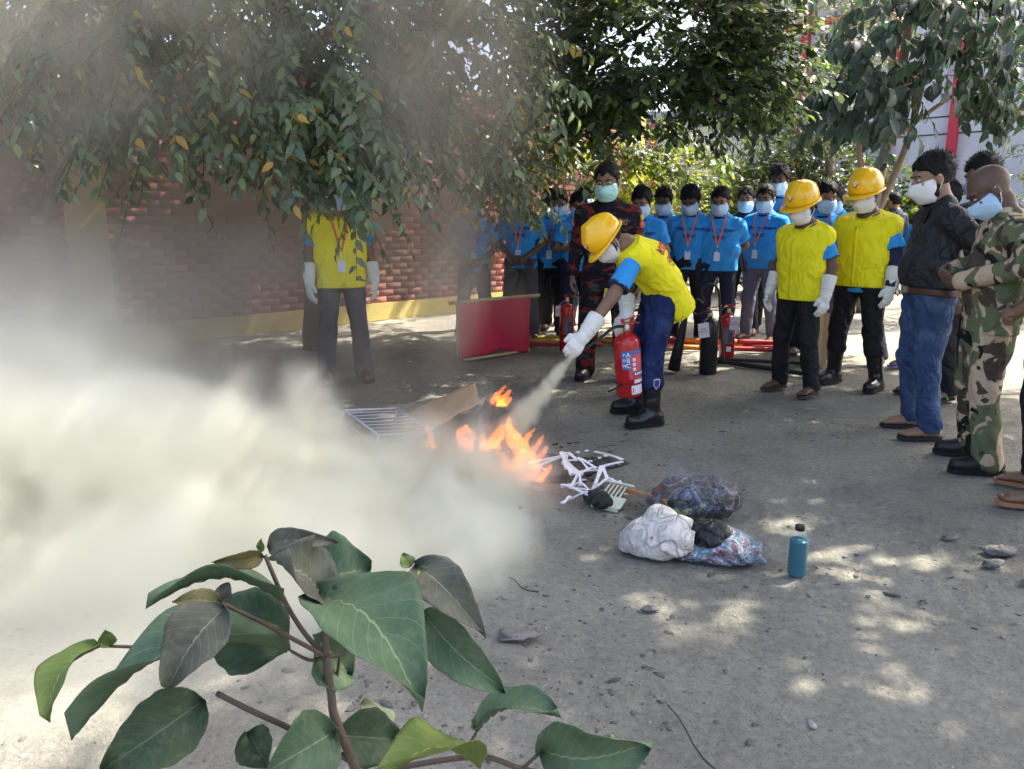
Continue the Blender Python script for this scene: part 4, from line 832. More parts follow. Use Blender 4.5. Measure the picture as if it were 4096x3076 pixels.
        sdf_obj('hair', [ell(h(0, -.02, .02), hd(.082, .098, .08), .01, HR)], .008, HAIR, T, clips=[(h(0, .02, -.03), nrm(HR[:, 1] * .9 - hu * .2)), (h(0, 0, -.05), -hu)])
    T['_a'] = 0; del T['_a']
    return T, a, Ft, (hc, HR)
def ring(c, s, f, rs, rf, r, n=12):
    p = [c + s * rs * math.cos(2 * math.pi * i / n) + f * rf * math.sin(2 * math.pi * i / n) for i in range(n)]
    return [cap(p[i], p[(i + 1) % n], r, r, .004) for i in range(n)]
_em = {}
def ell_mesh(name, c, rad, Rm, mat, parent):
    v = []; n, m = 8, 5
    for i in range(m + 1):
        th = math.pi * i / m
        for j in range(n): ph = 2 * math.pi * j / n; v.append((math.sin(th) * math.cos(ph), math.sin(th) * math.sin(ph), math.cos(th)))
    f = [(i * n + j, i * n + (j + 1) % n, (i + 1) * n + (j + 1) % n, (i + 1) * n + j) for i in range(m) for j in range(n)]
    return obj(name, (np.array(v) * rad) @ np.asarray(Rm).T + c, f, mat, parent)
def face(loc, target=(0.0, 4.2)):
    return math.atan2(-(target[0] - loc[0]), target[1] - loc[1])
exec_people = True
# ---------------------------------------------------------------- extinguishers
REDM = M('red_enamel', (.42, .010, .014), .22, .06, 6, .02, 30, .5, coat=.3); BLKM = M('black_enamel', (.010, .010, .011), .3, .2, 8, .02, 30, .5); BRASS = M('brass', (.45, .34, .12), .35, .1, metal=.9); HOSE = M('black_hose', (.012, .012, .014), .5, .2); LBL = M('label_white', (.66, .63, .62), .5, .06, 40); LBLU = M('label_blue', (.03, .13, .38), .5, .05); LPINK = M('label_pink', (.50, .06, .09), .5, .06); LBLACK = M('label_black', (.015, .015, .015), .5); LRED = M('label_red', (.5, .03, .03), .5); TAGP = M('tag_paper', (.60, .57, .60), .7, .05, 30)
def cyl_patch(name, rad, a0, a1, z0, z1, mat, parent, n=10, slant=0.0):
    v = []; f = []
    for i in range(n + 1):
        a = R(a0 + (a1 - a0) * i / n)
        for r_ in (rad, rad - .004):
            for z in (z0, z1): v.append((r_ * math.cos(a), r_ * math.sin(a), z + slant * (a1 - a0) * i / n))
    for i in range(n):
        b = i * 4; f += [(b, b + 4, b + 5, b + 1), (b + 1, b + 5, b + 7, b + 3), (b + 2, b + 3, b + 7, b + 6)]
    return obj(name, v, f, mat, parent)
def cyl_text(name, s, rad, a, z, size, mat, parent):
    v, f = text_vf(s, size, .0012); th = R(a) + v[:, 0] / rad; obj(name, np.stack([rad * np.cos(th), rad * np.sin(th), v[:, 1] + z], 1), f, mat, parent, False)
def bottle_prof(r, h, foot=.012):
    p = [(r * .9, 0), (r, foot), (r, h - r * .75)]
    for i in range(1, 7): t = i / 6 * math.pi / 2 * .88; p.append((r * math.cos(t) * 1.0 if i else r, h - r * .75 + r * .75 * math.sin(t)))
    return p + [(.02, h + .004), (.02, h + .02)]
def extinguisher(label, loc, rz, r, h, mat, horn=None, tilt=None, hose=None, tagp=None, lev=REDM, labels='abc', group='fire extinguishers'):
    T = thing('fire_extinguisher', label, 'extinguisher', loc, rz, group)
    if tilt: T.rotation_euler = tilt
    MB().lathe(bottle_prof(r, h), 28).build('cylinder', mat, T, True)
    MB().lathe([(.021, h + .012), (.023, h + .016), (.023, h + .028), (.017, h + .03), (.017, h + .06), (.012, h + .066)], 14).build('valve', BRASS, T, True)
    MB().box((.03, 0, h + .066), (.12, .02, .006), rot('Y', 6)).build('handle', lev, T); MB().box((.03, 0, h + .095), (.13, .02, .006), rot('Y', -14)).box((-.02, 0, h + .078), (.02, .016, .03)).build('lever', lev, T)
    g_ = MB().lathe([(.016, 0), (.016, .008), (.012, .011)], 12, (0, -.018, h + .04), rot('X', 90)).build('gauge', LBL, T, True)
    MB().tube([(.035, -.012, h + .08), (.05, -.03, h + .08), (.055, -.02, h + .07), (.035, -.012, h + .08)], .0018, 4, False).build('safety_pin', BRASS, T, True)
    if labels == 'abc':
        lb = cyl_patch('label', r + .0012, -100, -15, h * .30, h * .73, LPINK, T, 14, .0)
        cyl_patch('label_heading', r + .0024, -100, -15, h * .70, h * .75, LBLU, lb, 14); q = cyl_patch('class_panel', r + .0030, -128, -92, h * .46, h * .75, LBLU, T, 8)
        for i, ch in enumerate('ABC'): cyl_text('letter', ch, r + .0042, -101, h * (.69 - .085 * i), .042, LBL, q)
        for i in range(3): cyl_text('letter', 'POW'[i], r + .0042, -118, h * (.69 - .085 * i), .026, LBL, q)
        for i in range(3): cyl_patch('pictogram', r + .0024, -82, -68, h * (.585 - .075 * i), h * (.635 - .075 * i), LBL, lb, 4); 
        for i in range(5): cyl_patch('strip_square', r + .0036, -76 + i * 12, -68 + i * 12, h * .362, h * .405, LBL, lb, 3)
        cyl_patch('black_strip', r + .0026, -80, -16, h * .35, h * .415, LBLACK, lb, 12); cyl_patch('serial_label', r + .0016, -78, -22, h * .235, h * .29, LBL, T, 10)
        lw = cyl_patch('service_label', r + .0016, -92, -30, h * .06, h * .20, LBL, T, 10); cyl_patch('bottle_icon', r + .0026, -87, -82, h * .09, h * .16, LRED, lw, 2)
        MB().lathe([(r + .001, h * .222), (r + .0035, h * .224), (r + .0035, h * .232), (r + .001, h * .234)], 28).build('strap', HOSE, T, True)
        MB().tube([(r * -.75, -r * .75, h * .228), (-r * 1.25, -r * 1.15, h * .20), (-r * 1.9, -r * 1.3, h * .17)], .007, 6).build('strap_end', HOSE, T, True)
    elif labels == 'plain':
        lb = cyl_patch('label', r + .0012, -125, -50, h * .36, h * .72, M('label_dark', (.14, .10, .11), .5, .2, 30), T, 12); cyl_patch('label_panel', r + .0024, -84, -52, h * .38, h * .62, M('label_navy', (.03, .04, .12), .5), lb, 8); cyl_patch('service_label', r + .0016, -98, -62, h * .18, h * .29, LBL, T, 6)
    if hose is not None: MB().tube(spline(hose, 8), .0105, 8).build('hose', HOSE, T, True)
    if horn is not None:
        a, b, r0, r1 = horn; a, b = np.array(a), np.array(b); P = [a + (b - a) * t for t in (0, .08, .3, .65, 1)]; v, f = tube_vf(P, [r0, r0, r0 + (r1 - r0) * .35, r0 + (r1 - r0) * .75, r1], 12); obj('horn', v, f, HOSE, T)
    if tagp is not None:
        p, w, hh, ang = tagp; tg = MB().box(p, (w, .0025, hh), rot('Z', ang[0]) @ rot('Y', ang[1])).build('paper_tag', TAGP, T); MB().tube([(0, 0, h + .05), np.array(p) + V3(0, 0, hh * .48)], .0015, 4).build('tag_string', STRAPC, T)
        v, f = text_vf('FIRE\nSERVICE', .022, .0002); Q = (np.stack([v[:, 0], v[:, 0] * 0 - .0032, v[:, 1]], 1)) @ (rot('Z', ang[0]) @ rot('Y', ang[1])).T + np.array(p); obj('tag_print', Q, f, LPINK, tg, False)
    return T
STRAPC = M('white_string', (.7, .68, .66), .7)
extinguisher('red extinguisher held by its handle by the bending man, blue class panel', (.775, 4.965, .215), 0, .086, .42, REDM, tilt=(R(2), R(-5), R(6)), hose=[(-.01, -.01, .465), (-.09, -.04, .47), (-.20, -.10, .42), (-.335, -.20, .375)], labels='abc')
extinguisher('red extinguisher with black horn standing left of the bending man', (.575, 8.02, 0), R(0), .075, .50, REDM, horn=((.13, -.03, .46), (.155, -.05, .06), .016, .045), hose=[(.01, 0, .56), (.07, -.01, .60), (.13, -.02, .56), (.13, -.03, .46)], labels='plain', tagp=((-.095, -.03, .42), .06, .11, (20, 0)))
extinguisher('black extinguisher with looped hose, horn and white paper tag', (1.755, 6.78, 0), 0, .078, .50, BLKM, horn=((-.20, .03, .60), (-.295, .06, .02), .018, .055), hose=[(.0, -.02, .555), (-.07, -.03, .55), (-.13, 0, .53), (-.19, .02, .60), (-.12, .02, .66), (-.06, -.01, .62), (-.10, -.03, .74), (-.02, -.03, .80), (.05, -.03, .74), (.07, -.04, .55), (.09, -.06, .38), (.12, -.09, .10)], labels=None, tagp=((-.075, -.085, .40), .10, .13, (8, -8)), lev=M('worn_red', (.25, .09, .08), .6))
extinguisher('red extinguisher with white paper tag half hidden behind the black one', (2.13, 7.55, 0), R(-10), .075, .44, REDM, labels='plain', hose=[(.01, 0, .50), (-.05, -.04, .51), (-.09, -.07, .40), (-.08, -.06, .2)], tagp=((.055, -.085, .36), .09, .13, (-6, 4)))
extinguisher('red extinguisher in a clear wrapper standing between the bending man and the fireman', (.93, 5.95, 0), R(0), .075, .60, REDM, labels='plain', hose=[(.01, 0, .66), (.06, -.03, .66), (.09, -.05, .52), (.08, -.05, .2)])

# ---------------------------------------------------------------- poles, cloth and other kit
def pole(label, a, b, r, cols, group='painted bamboo poles on the ground', name='pole', knots=True):
    a, b = np.array(a, float), np.array(b, float); T = thing(name, label, 'pole', tuple(a), 0, group); L_ = np.linalg.norm(b - a); k = len(cols)
    for i, c in enumerate(cols):
        p0 = (b - a) * i / k; p1 = (b - a) * (i + 1) / k; ts = np.linspace(0, 1, 9); pts = [p0 + (p1 - p0) * t for t in ts]; v, f = tube_vf(pts, [r * (1.05 if j in (2, 6) and knots else 1) for j in range(9)], 9); obj('painted_band' if k > 1 else 'shaft', v, f, c, T)
PRED = M('red_pole_paint', (.33, .025, .035), .55, .2, 8, .1); POR = M('orange_pole_paint', (.55, .20, .03), .55, .2, 8, .1); PYE = M('yellow_pole_paint', (.45, .30, .05), .6, .2, 8, .1); PBL = M('black_pole_paint', (.012, .012, .012), .5, .2)
pole('rearmost red and orange pole lying behind the extinguishers', (1.05, 8.62, .030), (3.0, 8.12, .030), .026, [PRED, POR, PRED]); pole('orange and red pole lying in the middle of the bundle', (1.0, 8.45, .032), (2.95, 8.0, .032), .028, [POR, PRED, POR, PRED]); pole('front red pole of the bundle behind the extinguishers', (1.1, 8.22, .028), (2.85, 7.86, .028), .026, [POR, PRED]); pole('red pole resting on top of the bundle', (1.2, 8.36, .078), (3.0, 8.02, .078), .024, [PRED, POR, PRED])
pole('yellow pole lying behind the leftmost extinguisher', (.12, 8.72, .030), (1.02, 8.66, .030), .028, [PYE]); pole('second yellow pole lying behind the leftmost extinguisher', (.12, 8.50, .028), (1.0, 8.48, .028), .026, [PYE]); pole('dull red pole lying at the foot of the leftmost extinguisher', (-.1, 8.30, .026), (.98, 8.22, .026), .024, [PRED])
pole('longer black pole lying on the dust towards the helmeted men', (1.98, 7.28, .022), (2.62, 6.62, .022), .022, [PBL], 'black poles on the ground', knots=False); pole('shorter black pole lying beside the longer black one', (1.95, 7.42, .020), (2.85, 7.14, .020), .017, [PBL], 'black poles on the ground', knots=False)
# wooden post with carton between the helmeted men
pb = thing('cardboard_carton', 'tall brown cardboard carton standing between the two helmeted men', 'carton', (2.86, 7.15, 0), R(-6)); CARDB = M('cardboard', (.40, .27, .16), .9, .1, 8, .15)
MB().box((0, 0, .25), (.17, .14, .50)).build('box', CARDB, pb); MB().box((0, -.073, .25), (.05, .006, .498)).build('tape', M('tan_tape', (.50, .38, .22), .35), pb); MB().box((-.05, .02, .515), (.09, .15, .005), rot('Y', 24)).build('flap', CARDB, pb); MB().tube(spline([(-.07, -.085, .0), (-.085, -.09, .3), (-.05, -.09, .62)], 6), .010, 7).build('strap', HOSE, pb, True)
# red cloth hung from a bamboo pole
CL = M('red_cloth', (.72, .05, .12), .8, .12, 5, .3, 20, .2, trans=.5); ct = thing('cloth_screen', 'red cloth hanging from a bamboo pole in the smoke', 'cloth', (-.50, 7.35, 0), math.atan2(.60, .66)); n, m = 34, 18; v = []
for i in range(n + 1):
    for j in range(m + 1):
        u, w = i / n, j / m; v.append((u * .92, .04 * math.sin(u * 13 + w * 2) * (1 - .6 * w) + .03 * math.sin(u * 5), .03 + w * .54 - (1 - w) * .02 * math.sin(u * 9)))
f = np.array([(i * (m + 1) + j, (i + 1) * (m + 1) + j, (i + 1) * (m + 1) + j + 1, i * (m + 1) + j + 1) for i in range(n) for j in range(m)]); o = obj('cloth', v, f, CL, ct); md = o.modifiers.new('thickness', 'SOLIDIFY'); md.thickness = .003
BAM = M('bamboo', (.42, .33, .17), .6, .2, 10, .1); v, f = tube_vf([(-.12, 0, .575), (.3, 0, .58), (.7, 0, .58), (1.06, 0, .575)], .018, 8); obj('top_pole', v, f, BAM, ct)
for x in (-.02, .90): MB().tube([(x, .02, 0), (x, .01, .57)], .014, 7).build('upright', BAM, ct, True)
v, f = tube_vf([(.02, -.03, .018), (.9, -.03, .018)], .015, 8); obj('bottom_pole', v, f, BAM, ct)

# ---------------------------------------------------------------- burning scraps
WP = M('white_foam_board', (.74, .73, .76), .8, .04, 20, .1, 60); CHARR = M('charred_stuff', (.012, .011, .010), .95, .4, 30, .6, 60)
LN = {'a': (0.054, 4.012), 'b': (0.314, 4.210), 'c': (0.360, 4.048), 'd': (0.474, 3.994), 'e': (0.618, 4.151), 'f': (0.494, 4.368), 'g': (0.480, 3.923), 'h': (0.396, 3.611), 'i': (0.366, 3.517), 'j': (0.294, 3.656), 'k': (0.352, 3.814), 'l': (0.289, 4.048), 'm': (0.415, 3.941), 'o': (0.533, 3.694), 'p': (0.574, 3.648), 'q': (0.496, 3.781), 'r': (0.278, 4.151), 'u': (0.340, 3.648), 'w': (0.133, 3.994), 'x': (0.181, 3.932), 'y': (0.247, 3.648), 'z': (0.290, 3.906), 'aa': (0.318, 3.839), 'ab': (0.281, 3.545), 'ac': (0.239, 3.454), 'ad': (0.109, 3.855), 'ae': (0.483, 3.757), 'af': (0.416, 3.633)}
LE = [('a', 'b', 22), ('b', 'c', 20), ('b', 'l', 26), ('c', 'd', 20), ('d', 'e', 16), ('e', 'f', 17), ('l', 'c', 14), ('d', 'g', 24), ('g', 'h', 20), ('h', 'i', 22), ('h', 'j', 16), ('c', 'm', 10), ('m', 'd', 12), ('m', 'k', 11), ('k', 'd', 15), ('l', 'k', 26), ('k', 'j', 16), ('g', 'q', 18), ('q', 'o', 18), ('o', 'p', 20), ('k', 'u', 14), ('u', 'h', 10), ('a', 'w', 16), ('w', 'x', 14), ('w', 'b', 18), ('r', 'z', 18), ('z', 'aa', 26), ('aa', 'k', 22), ('j', 'y', 18), ('i', 'ab', 12), ('ab', 'ac', 14), ('w', 'ad', 12), ('q', 'ae', 12), ('ae', 'af', 12), ('r', 'b', 14), ('l', 'z', 20), ('y', 'i', 12), ('u', 'j', 9), ('af', 'g', 10)]
lt = thing('foam_lattice', 'torn white lattice of cut foam board lying by the flames', 'scrap', (.36, 3.9, 0)); rz_ = np.random.default_rng(4); hz = {k: .018 + .045 * rz_.uniform() for k in LN}; hz.update(p=.012, e=.02, f=.012, a=.03)
for a_, b_, w in LE:
    A = V3(*LN[a_], hz[a_]) - V3(.36, 3.9, 0); B = V3(*LN[b_], hz[b_]) - V3(.36, 3.9, 0); d = nrm(B - A); s_ = nrm(np.cross(d, (0, 0, 1))); n_ = np.cross(s_, d); pts = [A + (B - A) * t + n_ * .008 * math.sin(t * 3.1 + len(a_)) for t in np.linspace(-.02, 1.02, 6)]
    v, f = ribbon(pts, [s_ * (1 + .25 * math.cos(t * 6.28)) for t in np.linspace(0, 1, 6)], w / 1000 * 1.08, .006, [n_] * 6); obj('strip', v, f, WP, lt, False)
for x, y in ((.335, 4.27), (.385, 4.32), (.44, 4.35), (.44, 4.15), (.50, 4.21), (.54, 4.25), (.375, 3.83), (.335, 4.0)): MB().box((x - .36, y - 3.9, .02), (.022, .018, .005), rot('Z', x * 900)).build('offcut', WP, lt)
# broken plastic crate on the left of the fire
PL = M('lilac_white_plastic', (.45, .44, .50), .45, .05); cr = thing('plastic_rack', 'overturned pale plastic rack left of the burning scraps', 'rack', (-.80, 4.52, -.03), R(40)); cr.rotation_euler = (R(9), R(7), R(40)); 
def bar(p, q, r, nm='bar', mt=PL): v, f = tube_vf([p, (np.array(p) + np.array(q)) / 2, q], r, 7); obj(nm, v, f, mt, cr)
for y in (-.21, .21): bar((-.17, y, .19), (.20, y, .19), .0075, 'rail')
for x in (-.17, .20): bar((x, -.21, .19), (x, .21, .19), .0075, 'rail')
for i in range(1, 8): bar((-.17, -.21 + .0525 * i, .192), (.20, -.21 + .0525 * i, .192), .0032)
for x, y in ((-.17, -.21), (.20, -.21), (-.17, .21), (.20, .21)): bar((x, y, .19), (x * 1.12, y * 1.12, .0), .008, 'leg')
for z in (.06, .13): bar((-.185, -.225, z), (.215, -.225, z), .005); bar((-.18, -.22, z), (-.18, .22, z), .005)
# cardboard sheets
def sheet(name, label, pts, bend, mat, th=.006, cat='sheet'):
    P = np.array(pts, float); c = P.mean(0); c[2] = 0; T = thing(name, label, cat, tuple(c)); n = 12; v = []
    for i in range(n + 1):
        for j in range(n + 1):
            u, w = i / n, j / n; p = P[0] * (1 - u) * (1 - w) + P[1] * u * (1 - w) + P[2] * u * w + P[3] * (1 - u) * w; p = p + V3(0, 0, bend * math.sin(u * math.pi) * math.sin(w * 2.6) + .006 * math.sin(u * 17 + w * 9)); v.append(p - c)
    f = np.array([(i * (n + 1) + j, (i + 1) * (n + 1) + j, (i + 1) * (n + 1) + j + 1, i * (n + 1) + j + 1) for i in range(n) for j in range(n)]); o = obj('panel', v, f, mat, T); m_ = o.modifiers.new('thickness', 'SOLIDIFY'); m_.thickness = th; return T
sheet('cardboard_sheet', 'flat brown cardboard sheet lying beside the plastic rack', [(-.78, 5.0, .05), (-.25, 5.15, .26), (-.20, 4.70, .22), (-.60, 4.45, .03)], .03, CARDB)
sheet('charred_sheet', 'scorched bent sheet propped up beside the small flames', [(-.28, 4.55, .02), (-.14, 4.85, .27), (-.08, 4.88, .26), (-.16, 4.52, .0)], .02, M('scorched_board', (.12, .10, .09), .9, .4, 9, .3, dirt=(.02, .018, .016)), cat='sheet')
n = 40; bv = [(-.05, 4.1, .004)]; bf = []
for j_ in range(3):
    for i_ in range(n): a_ = 2 * math.pi * i_ / n; q_ = (j_ + 1) / 3 * (1 + .22 * math.sin(a_ * 3 + 1) + .12 * math.sin(a_ * 7)); x_, y_ = -.05 + .55 * q_ * math.cos(a_), 4.1 + .40 * q_ * math.sin(a_); bv.append((x_, y_, float(ground_z(x_, y_)) + .005))
bf = [(0, 1 + i_, 1 + (i_ + 1) % n) for i_ in range(n)] + [(1 + j_ * n + i_, 1 + (j_ + 1) * n + i_, 1 + (j_ + 1) * n + (i_ + 1) % n, 1 + j_ * n + (i_ + 1) % n) for j_ in range(2) for i_ in range(n)]
tag(obj('scorched_ground', bv, bf, M('scorched_soil', (.06, .056, .05), .95, .5, 9, .6, 50, .1, dirt=(.19, .18, .16), dscale=7)), 'scorched dark patch of earth under the fire', kind='structure')
ash = MB(); ra = np.random.default_rng(8)
for i in range(90):
    x, y = ra.normal(-.05, .28), ra.normal(4.1, .25); ash.box((x, y, .012 + ra.uniform(0, .02)), (ra.uniform(.01, .05), ra.uniform(.01, .035), .004), rot('Z', ra.uniform(0, 180)) @ rot('X', ra.uniform(-30, 30)))
tag(ash.build('ash_flakes', CHARR), 'black flakes of ash round the burning scraps', kind='stuff')
# dark cushion and broken frame
cu = thing('cushion', 'small dark rolled cushion at the foot of the foam lattice', 'cushion', (.405, 3.50, 0)); sdf_obj('pad', [cap((-.03, .05, .03), (.02, -.05, .05), .028, .038, .02), cap((.0, .05, .05), (.045, -.03, .03), .022, .03, .015)], .006, M('dark_cloth', (.02, .023, .02), .9, .3, 12, .4), cu, fold=(.008, .05, 5, .03, (1, 1, 1)), clips=[((0, 0, .004), (0, 0, -1))])
fm = thing('plastic_tray', 'broken pale green plastic tray beside the dark cushion', 'tray', (.49, 3.53, .0), R(-35)); PG = M('pale_green_plastic', (.50, .54, .42), .5, .08)
for i in range(5): MB().box((-.055 + .022 * i, .03, .055), (.008, .09, .005), rot('X', 22)).build('slat', PG, fm)
MB().box((.01, -.045, .03), (.135, .075, .006), rot('X', 22)).build('panel', PG, fm); MB().box((-.0, .085, .078), (.14, .012, .01), rot('X', 22)).build('rim', PG, fm); MB().box((.0, -.09, .012), (.14, .01, .02)).build('rim', PG, fm)
st_ = thing('wooden_stick', 'square brown wooden stick reaching from the lattice to the tied bag', 'stick', (.60, 3.50, 0)); A, B = V3(-.10, .20, .035), V3(.125, -.225, .10); d = nrm(B - A); MB().box((A + B) / 2, (.022, np.linalg.norm(B - A), .022), frame(d)).build('shaft', M('brown_wood', (.38, .19, .07), .7, .2, 20, .2), st_); MB().box(B, (.027, .05, .027), frame(d)).build('wrapped_end', M('dark_green_tape', (.01, .03, .02), .5), st_)

# ---------------------------------------------------------------- plastic bags
def film(name, tint=(.8, .82, .9), alpha=.75):
    m = bpy.data.materials.new(name); t, N, L, p = nt(m); p.inputs['Base Color'].default_value = (*tint, 1); p.inputs['Roughness'].default_value = .16; p.inputs['Specular IOR Level'].default_value = .7
    tr = N.new('ShaderNodeBsdfTransparent'); ms = N.new('ShaderNodeMixShader'); tc = N.new('ShaderNodeTexCoord'); n = N.new('ShaderNodeTexNoise'); n.inputs['Scale'].default_value = 14; n.inputs['Detail'].default_value = 5; n.inputs['Distortion'].default_value = 1.2; L.new(tc.outputs['Object'], n.inputs['Vector'])
    rp = N.new('ShaderNodeMapRange'); rp.inputs[1].default_value = .3; rp.inputs[2].default_value = .75; rp.inputs[3].default_value = 1 - alpha - .09; rp.inputs[4].default_value = 1 - alpha + .22; L.new(n.outputs['Fac'], rp.inputs[0])
    L.new(rp.outputs[0], ms.inputs[0]); L.new(tr.outputs[0], ms.inputs[1]); L.new(p.outputs[0], ms.inputs[2]); L.new(ms.outputs[0], N['Material Output'].inputs[0])
    n2 = N.new('ShaderNodeTexNoise'); n2.inputs['Scale'].default_value = 34; n2.inputs['Detail'].default_value = 3; n2.inputs['Distortion'].default_value = 2.; L.new(tc.outputs['Object'], n2.inputs['Vector']); b = N.new('ShaderNodeBump'); b.inputs['Strength'].default_value = .9; b.inputs['Distance'].default_value = .02; L.new(n2.outputs['Fac'], b.inputs['Height']); L.new(b.outputs[0], p.inputs['Normal']); return m
FILM = film('clear_film', (.22, .225, .25), .88)
def lump(name, c, rad, mat, parent, seed, amp=.012, wl=.07): return sdf_obj(name, [ell(c, rad, .02)], .007, mat, parent, fold=(amp, wl, seed, .04, (1, 1, 1)), clips=[((0, 0, .003), (0, 0, -1))])
cl = lambda n, c: M(n, c, .8, .2, 14, .4, 40)
def patchwork(name, cols, scale=7., seed=0., coat=.9):
    m = bpy.data.materials.new(name); t, N, L, p = nt(m); p.inputs['Roughness'].default_value = .55; p.inputs['Coat Weight'].default_value = coat; p.inputs['Coat Roughness'].default_value = .16
    tc = N.new('ShaderNodeTexCoord'); n = N.new('ShaderNodeTexNoise'); n.noise_dimensions = '4D'; n.inputs['W'].default_value = seed; n.inputs['Scale'].default_value = scale; n.inputs['Detail'].default_value = 2.; n.inputs['Distortion'].default_value = 1.6; L.new(tc.outputs['Object'], n.inputs['Vector'])
    rp = N.new('ShaderNodeValToRGB'); rp.color_ramp.interpolation = 'CONSTANT'; e = rp.color_ramp.elements
    while len(e) < len(cols): e.new(.5)
    for i, c in enumerate(cols): e[i].position = .28 + .46 * i / len(cols) if i else 0; e[i].color = (*c, 1)
    L.new(n.outputs['Fac'], rp.inputs[0]); n3 = N.new('ShaderNodeTexNoise'); n3.inputs['Scale'].default_value = 45; n3.inputs['Detail'].default_value = 6; n3.inputs['Distortion'].default_value = 1.5; L.new(tc.outputs['Object'], n3.inputs['Vector'])
    r3 = N.new('ShaderNodeValToRGB'); r3.color_ramp.elements[0].position = .3; r3.color_ramp.elements[0].color = (.35, .35, .35, 1); r3.color_ramp.elements[1].position = .72; r3.color_ramp.elements[1].color = (1.5, 1.5, 1.5, 1); L.new(n3.outputs['Fac'], r3.inputs[0]); mx = N.new('ShaderNodeMix'); mx.data_type = 'RGBA'; mx.blend_type = 'MULTIPLY'; mx.inputs[0].default_value = 1.; L.new(rp.outputs[0], mx.inputs[6]); L.new(r3.outputs[0], mx.inputs[7]); L.new(mx.outputs[2], p.inputs['Base Color'])
    n2 = N.new('ShaderNodeTexNoise'); n2.inputs['Scale'].default_value = 26; n2.inputs['Detail'].default_value = 4; n2.inputs['Distortion'].default_value = 2.5; L.new(tc.outputs['Object'], n2.inputs['Vector']); b = N.new('ShaderNodeBump'); b.inputs['Strength'].default_value = 1.; b.inputs['Distance'].default_value = .03; L.new(n2.outputs['Fac'], b.inputs['Height']); L.new(b.outputs[0], p.inputs['Normal']); L.new(b.outputs[0], p.inputs['Coat Normal']); return m
b1 = thing('plastic_bag', 'round clear plastic bag stuffed with dark and coloured rags', 'bag', (.86, 3.40, 0), R(0))
sdf_obj('rag_filling', [ell((-.03, 0, .08), (.15, .115, .095), .03), ell((.07, -.01, .085), (.12, .105, .085), .04), ell((-.14, -.01, .05), (.07, .08, .055), .04)], .006, patchwork('rag_filled_film', [(.10, .03, .03), (.04, .038, .03), (.03, .028, .03), (.16, .15, .22), (.05, .045, .04), (.10, .17, .27), (.30, .28, .13), (.05, .09, .08)], 6.5, 2.), b1, fold=(.013, .075, 12, .05, (1, 1, 1)), clips=[((0, 0, .002), (0, 0, -1))])
sdf_obj('bag_film', [cap((-.05, .03, .15), (-.10, .05, .215), .05, .04, .04), cap((-.13, .02, .06), (-.23, .03, .07), .065, .03, .05), ell((.02, 0, .10), (.165, .12, .105), .04)], .006, FILM, b1, fold=(.012, .06, 15, .05, (1, 1, 1)), clips=[((0, 0, .002), (0, 0, -1))])
b2 = thing('cloth_bag', 'crumpled white cloth bag with red stripe, nearest the mud slab', 'bag', (.61, 2.98, 0), R(-18)); WB = M('white_bag_cloth', (.55, .51, .46), .7, .08, 8, .3, 30, dirt=(.48, .36, .29), dscale=9, crease=1.0, cscale=13)
sdf_obj('bag_body', [ell((0, 0, .065), (.12, .085, .07), .03), cap((.05, .02, .11), (-.02, .04, .14), .035, .03, .04), cap((-.1, -.02, .04), (-.02, .03, .1), .045, .04, .03)], .0055, WB, b2, fold=(.026, .12, 33, .08, (1, 1, 1)), clips=[((0, 0, .003), (0, 0, -1))])
sdf_obj('stripe', [cap((-.005, -.045, .125), (-.022, -.072, .085), .008, .008, .004)], .004, LRED, b2)
sdf_obj('bag_film', [ell((-.085, -.01, .05), (.075, .085, .055), .03)], .006, FILM, b2, fold=(.012, .06, 13, .04, (1, 1, 1)), clips=[((0, 0, .002), (0, 0, -1))])
b3 = thing('black_bag', 'shiny black rolled bag lying between the white bag and the clear bag', 'bag', (.765, 2.965, 0), R(-38)); sdf_obj('roll', [cap((-.07, 0, .075), (.065, 0, .085), .058, .070, .03)], .006, M('black_polythene', (.012, .011, .012), .4, .2, 12, .2, 30, crease=1.0, cscale=14), b3, fold=(.009, .06, 17, .04, (1, 1, 1)), clips=[((0, 0, .003), (0, 0, -1))])
PINK = M('pink_cord', (.65, .10, .17), .6); ro = np.random.default_rng(3); pts = [(-.10 + .05 * math.sin(i * 1.7), .02 + .045 * math.cos(i * 2.3), .105 + .02 * math.sin(i * 3.1)) for i in range(14)]; MB().tube(spline(pts, 5), .0048, 6).build('cord', PINK, b3, True); sdf_obj('cream_frill', [ell((-.085, .05, .09), (.04, .05, .022), .01)], .005, M('cream_cloth', (.6, .56, .44), .8), b3, fold=(.008, .03, 21, .03, (1, 1, 1)))
b4 = thing('plastic_bag', 'clear plastic bag of blue and pink scraps beside the bottle', 'bag', (.86, 2.93, 0), R(-14))
sdf_obj('rag_filling', [ell((.02, -.01, .05), (.11, .085, .06), .03), ell((-.03, .06, .05), (.08, .05, .05), .03), ell((-.10, -.05, .03), (.09, .045, .032), .03), cap((.08, -.01, .04), (.15, -.03, .015), .035, .01, .03)], .0055, patchwork('scrap_filled_film', [(.09, .03, .05), (.30, .14, .20), (.36, .42, .52), (.12, .26, .32), (.42, .46, .55), (.10, .16, .42), (.30, .16, .22)], 8., 5.), b4, fold=(.011, .06, 14, .05, (1, 1, 1)), clips=[((0, 0, .002), (0, 0, -1))])
sdf_obj('bag_film', [ell((.02, 0, .055), (.125, .10, .068), .03), cap((.08, -.01, .04), (.175, -.03, .015), .045, .014, .03), cap((-.06, -.04, .04), (-.17, -.06, .025), .045, .025, .03)], .006, FILM, b4, fold=(.011, .06, 18, .05, (1, 1, 1)), clips=[((0, 0, .002), (0, 0, -1))])
